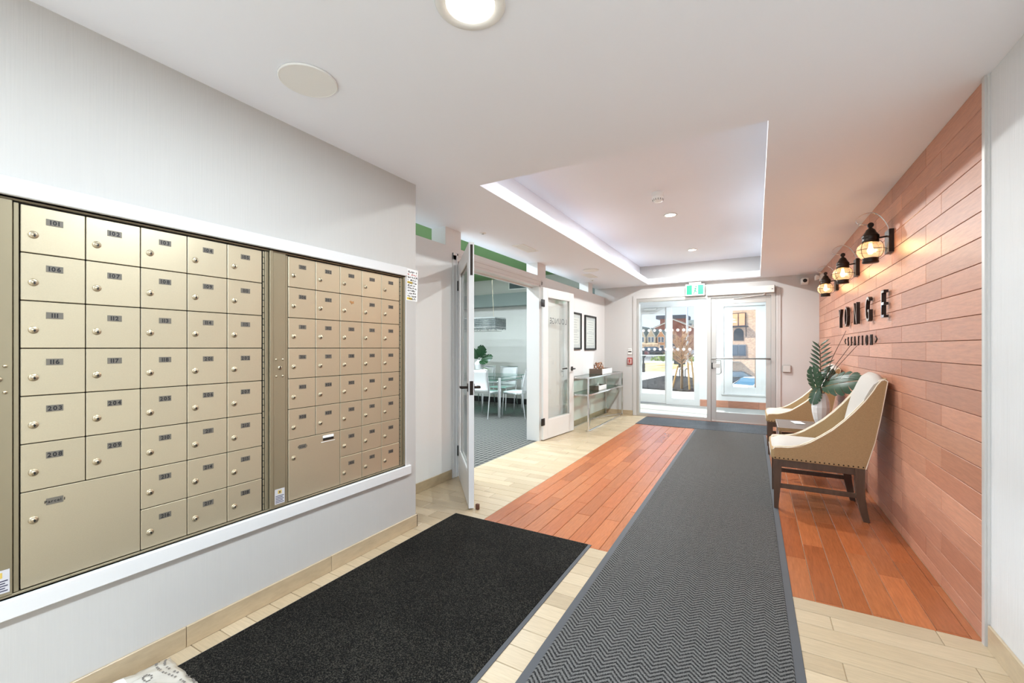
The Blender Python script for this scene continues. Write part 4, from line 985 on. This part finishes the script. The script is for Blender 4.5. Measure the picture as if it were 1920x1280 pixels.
for k, (d, up, L) in enumerate((((.45, -.35, .75), (.5, -.8, .1), .30), ((.8, -.1, .25), (.2, -.75, .6), .30), ((-.1, -.5, .55), (.5, -.7, .4), .28), ((.35, -.2, 1.0), (.6, -.8, -.1), .28), ((.75, -.45, -.05), (.2, -.5, .8), .26), ((-.55, -.2, .6), (.5, -.8, .3), .30))):
    leaf_obj(Vector((-4.92, 7.3, 1.02)) + Vector(d) * .07, d, up, L * .85, L * .7, None, label=('upright', 'level', 'forward', 'tallest', 'drooping', 'backward')[k] + ' dark monstera leaf in the lounge vase', group='monstera leaves in the lounge vase', stem_from=lvt + Vector((.006 * k - .015, .004 * (k % 3), 0)), lobes=5)
pd = empty('pendant_lamp', 'rectangular grey pendant of hanging strands over the lounge table', 'lamp', (-4.95, 7.1, 1.645))
a, b_ = .66, .19
pf_ = MB()
for z in (.19, .02):
    pf_.cbox(-a, a, -b_ - .004, -b_ + .004, z, z + .012, .001).cbox(-a, a, b_ - .004, b_ + .004, z, z + .012, .001).cbox(-a - .004, -a + .004, -b_, b_, z, z + .012, .001).cbox(a - .004, a + .004, -b_, b_, z, z + .012, .001)
pf_.obj('frame', CHROME, pd)
MB().cbox(-a, a, -b_, b_, .202, .212, .002).obj('top_plate', mat('pendant_plate', (150, 154, 152), .4), pd)
STR = mat('pendant_strands', (120, 126, 124), .35, metal=.6, vary=.4, vscale=40)
s_ = MB(); rq = random.Random(8)
for k in range(70):
    x = -a + k * 2 * a / 69
    for y in (-b_, b_): h = rq.uniform(.0, .03); s_.box(x - .004, x + .004, y - .003, y + .003, .0 - h, .20)
for k in range(20):
    y = -b_ + k * 2 * b_ / 19
    for x in (-a, a): s_.box(x - .003, x + .003, y - .004, y + .004, -rq.uniform(0, .03), .20)
for z in (.05, .09, .125, .16): s_.box(-a, a, -b_ - .004, -b_ + .001, z, z + .012).box(a - .001, a + .004, -b_, b_, z, z + .012)
s_.obj('strands', STR, pd)['kind'] = 'stuff'
MB().cbox(-.6, .6, -.14, .14, -.055, -.045, .002).obj('lower_tray', glass('pendant_glass', (225, 225, 222), .2), pd)
for x in (-.5, .5): MB().tube([(x, 0, .21), (x * .9, 0, LZ - 1.68)], .003, 6).obj('cable', STEEL, pd)
av = empty('wall_vent', 'dark slotted air vent high on the lounge back wall', 'vent', (-4.6, LY, 2.62))
MB().cbox(-.36, .36, -.012, 0, -.02, .16, .003).obj('vent_frame', PLASTW, av); MB().box(-.33, .33, -.014, -.010, .005, .135).obj('vent_slot', mat('vent_dark', (84, 98, 98), .6), av)
for k in range(5): MB().box(-.33, .33, -.02, -.013, .018 + k * .025, .024 + k * .025).obj('slat', mat('vent_slat', (120, 130, 130), .5) if k == 0 else bpy.data.materials['vent_slat'], av)

# ================================================================== EXTERIOR
CONC = mat('concrete', (226, 222, 214), .85, vary=.06, vscale=6)
ASPH = mat('asphalt', (112, 110, 108), .9, vary=.12, vscale=8)
LAWN = fleck_mat('dormant_lawn', (150, 128, 84), (214, 194, 148), 1.1, .35, .65, .1)
PATCH = fleck_mat('patch', (34, 32, 32), (78, 74, 72), 9, .4, .7, .6)
struct(MB().box(-30, 30, -40, YBK - .1, -.2, -.01).box(-60, 40, YO + .25, 12.9, -.2, -.01).box(-60, -1.25, 12.9, 20.6, -.2, -.012).box(-60, -2.5, 20.6, 300, -.2, -.012).box(-1.25, 60, 14.2, 20.6, -2.3, -2.0).box(-2.5, 60, 20.6, 300, -2.3, -2.0).obj('ground', CONC), 'sunlit pale pavement outside the entrance', 'ground')
tag(MB().box(-18, -4.3, 24, 38, -.02, .0).obj('lawn', LAWN), 'strip of straw-coloured dormant lawn outside', 'lawn', None, 'structure')
struct(MB().box(-60, -1.25, 44, 72, -.02, .0).obj('road', ASPH), 'grey road in front of the houses outside', 'road')
bed = MB().prism([(-4.0, 14.0), (-3.55, 20.5), (-2.6, 20.0), (-1.35, 17.0), (-1.35, 13.6), (-1.9, 13.4)], -.02, .03, 'z').obj('dark_ground', PATCH); tag(bed, 'dark mulch on the ground around the staked tree outside', 'garden bed', None, 'structure')  # thin dark flecked slab on the pavement around the staked tree
BARK = mat('bark', (120, 96, 70), .9, vary=.2, vscale=20); STAKE = mat('stake_wood', (190, 150, 96), .8, vary=.15, vscale=10); TWIG = mat('twigs', (186, 148, 116), .9, vary=.2, vscale=3)
def bare_tree(loc, h, tr, cr, label, seed, n=46, group='bare trees outside', grey=None):
    t = empty('bare_tree', label, 'tree', loc, group=group); r = random.Random(seed)
    MB().tube([(0, 0, -.02), (tr * .2, 0, h * .4), (0, tr * .2, h * .8)], [tr, tr * .8, tr * .35], 8).obj('trunk', BARK, t)
    b = MB()
    for k in range(n):
        z0 = h * r.uniform(.38, .78); a = r.uniform(0, 2 * math.pi); L = cr * r.uniform(.6, 1.1) * (1.1 - abs(z0 / h - .5)); up = r.uniform(.3, 1.1)
        p0 = Vector((0, 0, z0)); d = Vector((math.cos(a), math.sin(a), up)).normalized(); p1 = p0 + d * L * .55; p2 = p1 + (d + Vector((0, 0, .35))).normalized() * L * .45
        b.tube([p0, p1, p2], [tr * .28, tr * .16, tr * .05], 4, caps=False)
        for j in range(7):
            q0 = p0.lerp(p2, r.uniform(.3, 1)); e = (d + Vector((r.uniform(-1, 1), r.uniform(-1, 1), r.uniform(-.2, .9)))).normalized(); q1 = q0 + e * L * .3
            b.tube([q0, q1], [tr * .10, tr * .04], 3, caps=False)
    o_ = b.obj('branches', TWIG, t); o_['kind'] = 'stuff'; return t
bare_tree((-1.97, 13.9, .03), 1.95, .042, .62, 'young bare tree tied to wooden stakes outside the entrance', 4, 95)
for k, (x, y, lean, h) in enumerate(((-1.72, 13.7, -.05, .85), (-1.60, 13.85, -.09, .95), (-2.25, 13.95, .16, .72))):
    q_ = MB().tube([(0, 0, 0), (lean, 0, h)], [.026, .024], 8).obj('tree_stake', STAKE, None, (x, y, .0)); tag(q_, ('wooden stake leaning close to the young tree', 'wooden stake standing furthest right of the young tree', 'wooden stake standing on the lawn side of the young tree')[k], 'stake', 'stakes of the young tree')
rk = MB()
for k in range(2): rk.tube([(k * .22 - .07, 0, 0), (k * .22 - .07, 0, .30), (k * .22 - .04, 0, .36), (k * .22 + .04, 0, .36), (k * .22 + .07, 0, .30), (k * .22 + .07, 0, 0)], .022, 6)
tag(rk.obj('bike_rack', BLACK, None, (-2.75, 19.3, .03)), 'black looped bike rack beyond the dark ground', 'bike rack')
pole = empty('lamp_post', 'thin pale lamp post outside behind the sidelight', 'lamp post', (-3.0, 23.0, 0)); MB().tube([(0, 0, -.1), (0, 0, 4.6)], [.06, .045], 10).obj('pole', ALU_L, pole); MB().cbox(-.15, .15, -.1, .1, 4.58, 4.66, .01).obj('lamp_head', ALU_L, pole)
p2_ = empty('bollard_post', 'dark slim post with a thicker foot on the lawn outside', 'post', (-5.15, 23.0, 0)); MB().tube([(0, 0, 0), (0, 0, 1.3)], .05, 8).obj('post', BLACK, p2_); MB().tube([(0, 0, 0), (0, 0, .45)], .09, 8).obj('foot', BRONZE, p2_)
# houses
RB = mat('red_brick', (138, 84, 70), .9, vary=.12, vscale=3); TB = mat('tan_stone', (196, 168, 134), .9, vary=.25, vscale=1.2); ROOF = mat('shingle_roof', (150, 136, 118), .9, vary=.1, vscale=2); ROOFG = mat('grey_shingle', (116, 118, 104), .9, vary=.12, vscale=2); OB = mat('orange_brick', (204, 140, 92), .9, vary=.1, vscale=2)
WG = mat('house_window', (70, 80, 92), .15, spec=.8); SOFF = mat('house_trim', (224, 216, 200), .7)
def gable_house(loc, w_, d, he, hp, wall, roof, label, wins, group=None, over=.35):
    h = empty('house', label, 'house', loc, group=group); a = w_ / 2
    MB().prism([(-a, -1.5), (a, -1.5), (a, he), (0, hp - .15), (-a, he)], 0, d, 'y').obj('wall', wall, h)
    sl = (hp - he) / a
    for s in (-1, 1):
        r_ = MB().prism([(s * (a + over), he - over * sl), (0, hp), (0, hp + .22), (s * (a + over), he - over * sl + .22)], -over, d + over, 'y').obj('roof', roof, h)
        MB().prism([(s * (a + over), he - over * sl - .12), (0, hp - .12), (0, hp + .06), (s * (a + over), he - over * sl + .06)], -over - .05, -over, 'y').obj('fascia', SOFF, r_)
    for (x0, x1, z0, z1) in wins:
        wn_ = MB().box(x0 - .08, x1 + .08, -.05, .0, z0 - .08, z1 + .08).obj('window', SOFF, h); MB().box(x0, x1, -.08, -.05, z0, z1).obj('pane', WG, wn_)
    return h
gable_house((-18.9, 119, 0), 10.8, 14, 6.3, 8.75, RB, ROOF, 'red brick house with a broad pale roof facing the entrance', [(-3.4, -2.4, 3.4, 4.8), (-.6, .6, 3.4, 4.8), (2.4, 3.4, 3.4, 4.8), (-1, 1, .6, 2.4)], over=.7)
ol = empty('office_block', 'tall brick block with a dark flat roof behind the red house', 'building', (-24.3, 150, 0))
MB().box(-3.8, 4.2, 0, 10, -1, 10.9).obj('wall', RB, ol); MB().box(-5.0, 4.5, -.8, 10.5, 10.9, 12.1).obj('roof', mat('dark_roof', (84, 84, 88), .8), ol)
for k in range(3): wn_ = MB().box(-2.8 + k * 2.4, -1.6 + k * 2.4, -.06, 0, 7.8, 9.6).obj('window', SOFF, ol); MB().box(-2.7 + k * 2.4, -1.7 + k * 2.4, -.1, -.06, 7.9, 9.5).obj('pane', WG, wn_)
gc = empty('apartment_block', 'grey apartment block with glass balconies behind the red house', 'building', (-17.6, 151, 0))
MB().box(-2.4, 5, 0, 8, -1, 10.4).obj('wall', mat('grey_render', (178, 182, 170), .9), gc)
for k in range(2):
    MB().box(-1.6 + k * 2, -.7 + k * 2, -.08, 0, 7.4, 9.2).obj('window', WG, gc); MB().box(-1.9 + k * 2, -.4 + k * 2, -1.0, 0, 6.3, 6.45).obj('balcony_slab', SOFF, gc); MB().box(-1.9 + k * 2, -.4 + k * 2, -1.0, -.95, 6.45, 7.5).obj('balcony_glass', mat('balcony_glass', (150, 178, 192), .2) if k == 0 else bpy.data.materials['balcony_glass'], gc)
for k, (x, wl2, lb) in enumerate(((-22.9, TB, 'tan stone townhouse at the left edge of the sidelight view'), (-20.9, TB, 'tan stone townhouse beside the orange one outside'), (-18.9, OB, 'orange brick townhouse next to the red brick house'))):
    gable_house((x, 100 + k * 1.0, 0), 1.75, 9, 3.9, 6.0 - k * .35, wl2, ROOFG, lb, [(-.6, -.12, 2.6, 3.7), (.12, .6, 2.6, 3.7), (-.6, .6, .3, 1.8)], 'townhouses outside', .1)
hd = MB().cbox(-30, -14.8, 78, 79.2, -.5, 2.1, .2).obj('stone_wall', mat('stone_wall', (196, 160, 124), .95, vary=.5, vscale=2.4, bump=1, bscale=2)); tag(hd, 'long mottled tan stone wall in front of the townhouses', 'wall', None, 'thing')
def car(loc, rz, body, label, s=1.0):
    c = empty('car', label, 'car', loc, rz, 'parked cars outside'); c.scale = (s, s, s)
    pr_ = [(-2.2, .35), (-2.2, .8), (-1.3, .95), (-.65, 1.42), (.9, 1.45), (1.6, .98), (2.2, .9), (2.25, .35)]
    b = bmesh.new(); v0 = [b.verts.new((x, -.85 + (.16 if z > 1.2 else 0), z)) for x, z in pr_]; v1 = [b.verts.new((x, .85 - (.16 if z > 1.2 else 0), z)) for x, z in pr_]
    b.faces.new(v0); b.faces.new(v1[::-1])
    for i in range(8): b.faces.new((v0[i], v0[(i + 1) % 8], v1[(i + 1) % 8], v1[i]))
    bmesh.ops.bevel(b, geom=b.edges[:], offset=.06, segments=2, affect='EDGES'); MB().bm(b, 0, True).obj('body', body, c)
    GL = bpy.data.materials.get('car_glass') or mat('car_glass', (66, 104, 126), .08, spec=.9)
    MB().add([(-1.27, -.70, .985), (-1.27, .70, .985), (-.70, .62, 1.40), (-.70, -.62, 1.40), (-1.25, -.70, .97), (-1.25, .70, .97), (-.68, .62, 1.385), (-.68, -.62, 1.385)], [(0, 1, 2, 3), (7, 6, 5, 4), (0, 3, 7, 4), (1, 5, 6, 2), (3, 2, 6, 7), (0, 4, 5, 1)]).obj('windshield', GL, c)
    for sy in (-1, 1): MB().prism([(-1.05, .99), (-.6, 1.36), (.8, 1.38), (1.35, 1.0)], sy * .79, sy * .865, 'y').obj('side_window', GL, c)
    for x in (-1.4, 1.4):
        for y in (-.75, .75): MB().lathe([(0, -.1), (.32, -.1), (.34, 0), (.32, .1), (0, .1)], 16, (x, y, .32), axis='y').obj('wheel', BLACK, c)
    return c
CW = mat('car_white', (232, 236, 242), .25, coat=.5); CD = mat('car_dark', (46, 48, 54), .25, coat=.5); CR = mat('car_red', (140, 44, 40), .3, coat=.5)
# brick building beyond the vestibule window, with a sunk parking court
bb = empty('brick_building', 'tan brick building with an arched opening seen through the vestibule window', 'building', (-1.1, 45, -1.1), R(-28))
def brick_mat():
    m, n, l, p = mat_nodes('tan_brick')
    t = n.new('ShaderNodeTexCoord'); mp = n.new('ShaderNodeMapping'); mp.inputs['Rotation'].default_value = (R(90), 0, 0); l.new(t.outputs['Object'], mp.inputs[0])
    b = n.new('ShaderNodeTexBrick'); b.inputs['Color1'].default_value = lin((206, 164, 128)); b.inputs['Color2'].default_value = lin((172, 128, 98)); b.inputs['Mortar'].default_value = lin((214, 200, 182)); b.inputs['Scale'].default_value = 3.2; b.inputs['Mortar Size'].default_value = .022
    l.new(mp.outputs[0], b.inputs['Vector']); l.new(b.outputs[0], p.inputs['Base Color']); p.inputs['Roughness'].default_value = .9; return m
MB().box(-4, 6, 0, 6, -1, 9).obj('wall', brick_mat(), bb)
def bwin(x0, x1, z0, z1, pane, fr2):
    wn_ = MB().box(x0 - .08, x1 + .08, -.06, .01, z0 - .08, z1 + .08).obj('window', fr2, bb); m2 = (x0 + x1) / 2
    for a_, b2 in ((x0, m2 - .06), (m2 + .06, x1)): MB().box(a_, b2, -.09, -.055, z0, z1).obj('pane', pane, wn_)
bwin(-.95, .25, 4.45, 5.55, mat('blind_orange', (232, 164, 116), .6), mat('frame_brown', (92, 66, 52), .6))
bwin(-.95, .25, 1.7, 2.6, WG, mat('frame_grey', (120, 122, 126), .6))
MB().box(-1.2, .55, -.35, 0, 4.28, 4.36).box(.45, .5, -.3, -.25, 3.4, 4.3).obj('balcony', BRONZE, bb)
arch = [(-.85, 3.05), (.1, 3.05)] + [(-.375 + .475 * math.cos(R(a_)), 3.72 + .475 * math.sin(R(a_))) for a_ in range(0, 181, 20)]
MB().prism(arch, -.03, .3, 'y').obj('arched_opening', mat('arch_dark', (34, 26, 22), .8), bb)
car((.15, 31.5, -2.0), R(48), CW, 'white car parked below the vestibule window', .98)
car((-1.9, 38.5, -2.0), R(15), CD, 'dark car parked behind the white car')
car((-12.6, 60, 0), R(5), CD, 'dark car on the road outside, towards the townhouses'); car((-9.2, 62, 0), R(0), CW, 'white car on the road outside, before the red brick house'); car((-13.9, 55, 0), R(180), CR, 'red car on the road at the edge of the sidelight')
wpst = MB().cbox(-.07, .07, -.07, .07, -1.1, .95, .01).obj('wooden_post', mat('post_wood', (120, 84, 54), .8, vary=.2, vscale=8)); wpst.location = (.03, 14.6, 0); tag(wpst, 'brown wooden post outside the vestibule window', 'post')
pb = empty('planter_box', 'dark planter on the lawn beyond the dark ground', 'planter', (-4.35, 30, 0)); MB().cbox(-.35, .35, -.3, .3, .2, .75, .03).obj('planter_body', CD, pb); MB().tube([(0, 0, 0), (0, 0, .2)], .12, 10).obj('foot', CD, pb)
shr = MB(); rq = random.Random(2)
for k in range(260):
    a_ = rq.uniform(0, 6.28); d = rq.uniform(0, 1); p = Vector((2.2 * d * math.cos(a_), .9 * d * math.sin(a_), rq.uniform(0, .75) * (1.1 - d))); q2 = p + Vector((rq.uniform(-.3, .3), rq.uniform(-.3, .3), rq.uniform(.1, .4))); n_ = Vector((rq.uniform(-.1, .1), .02, .08))
    shr.add([p, q2, q2 + n_, p + n_ * 1.6], [(0, 1, 2, 3)])
so = shr.obj('shrub', mat('shrub_green', (112, 128, 60), .8, vary=.3, vscale=2), None, (-6.4, 41, 0)); tag(so, 'low green shrub at the end of the lawn outside', 'shrub')
# unseen ceiling light, added to brighten the vestibule
downlight((-.8, 9.25, 2.5), .07, 'round ceiling light added to brighten the vestibule between the two glass doors', 50)
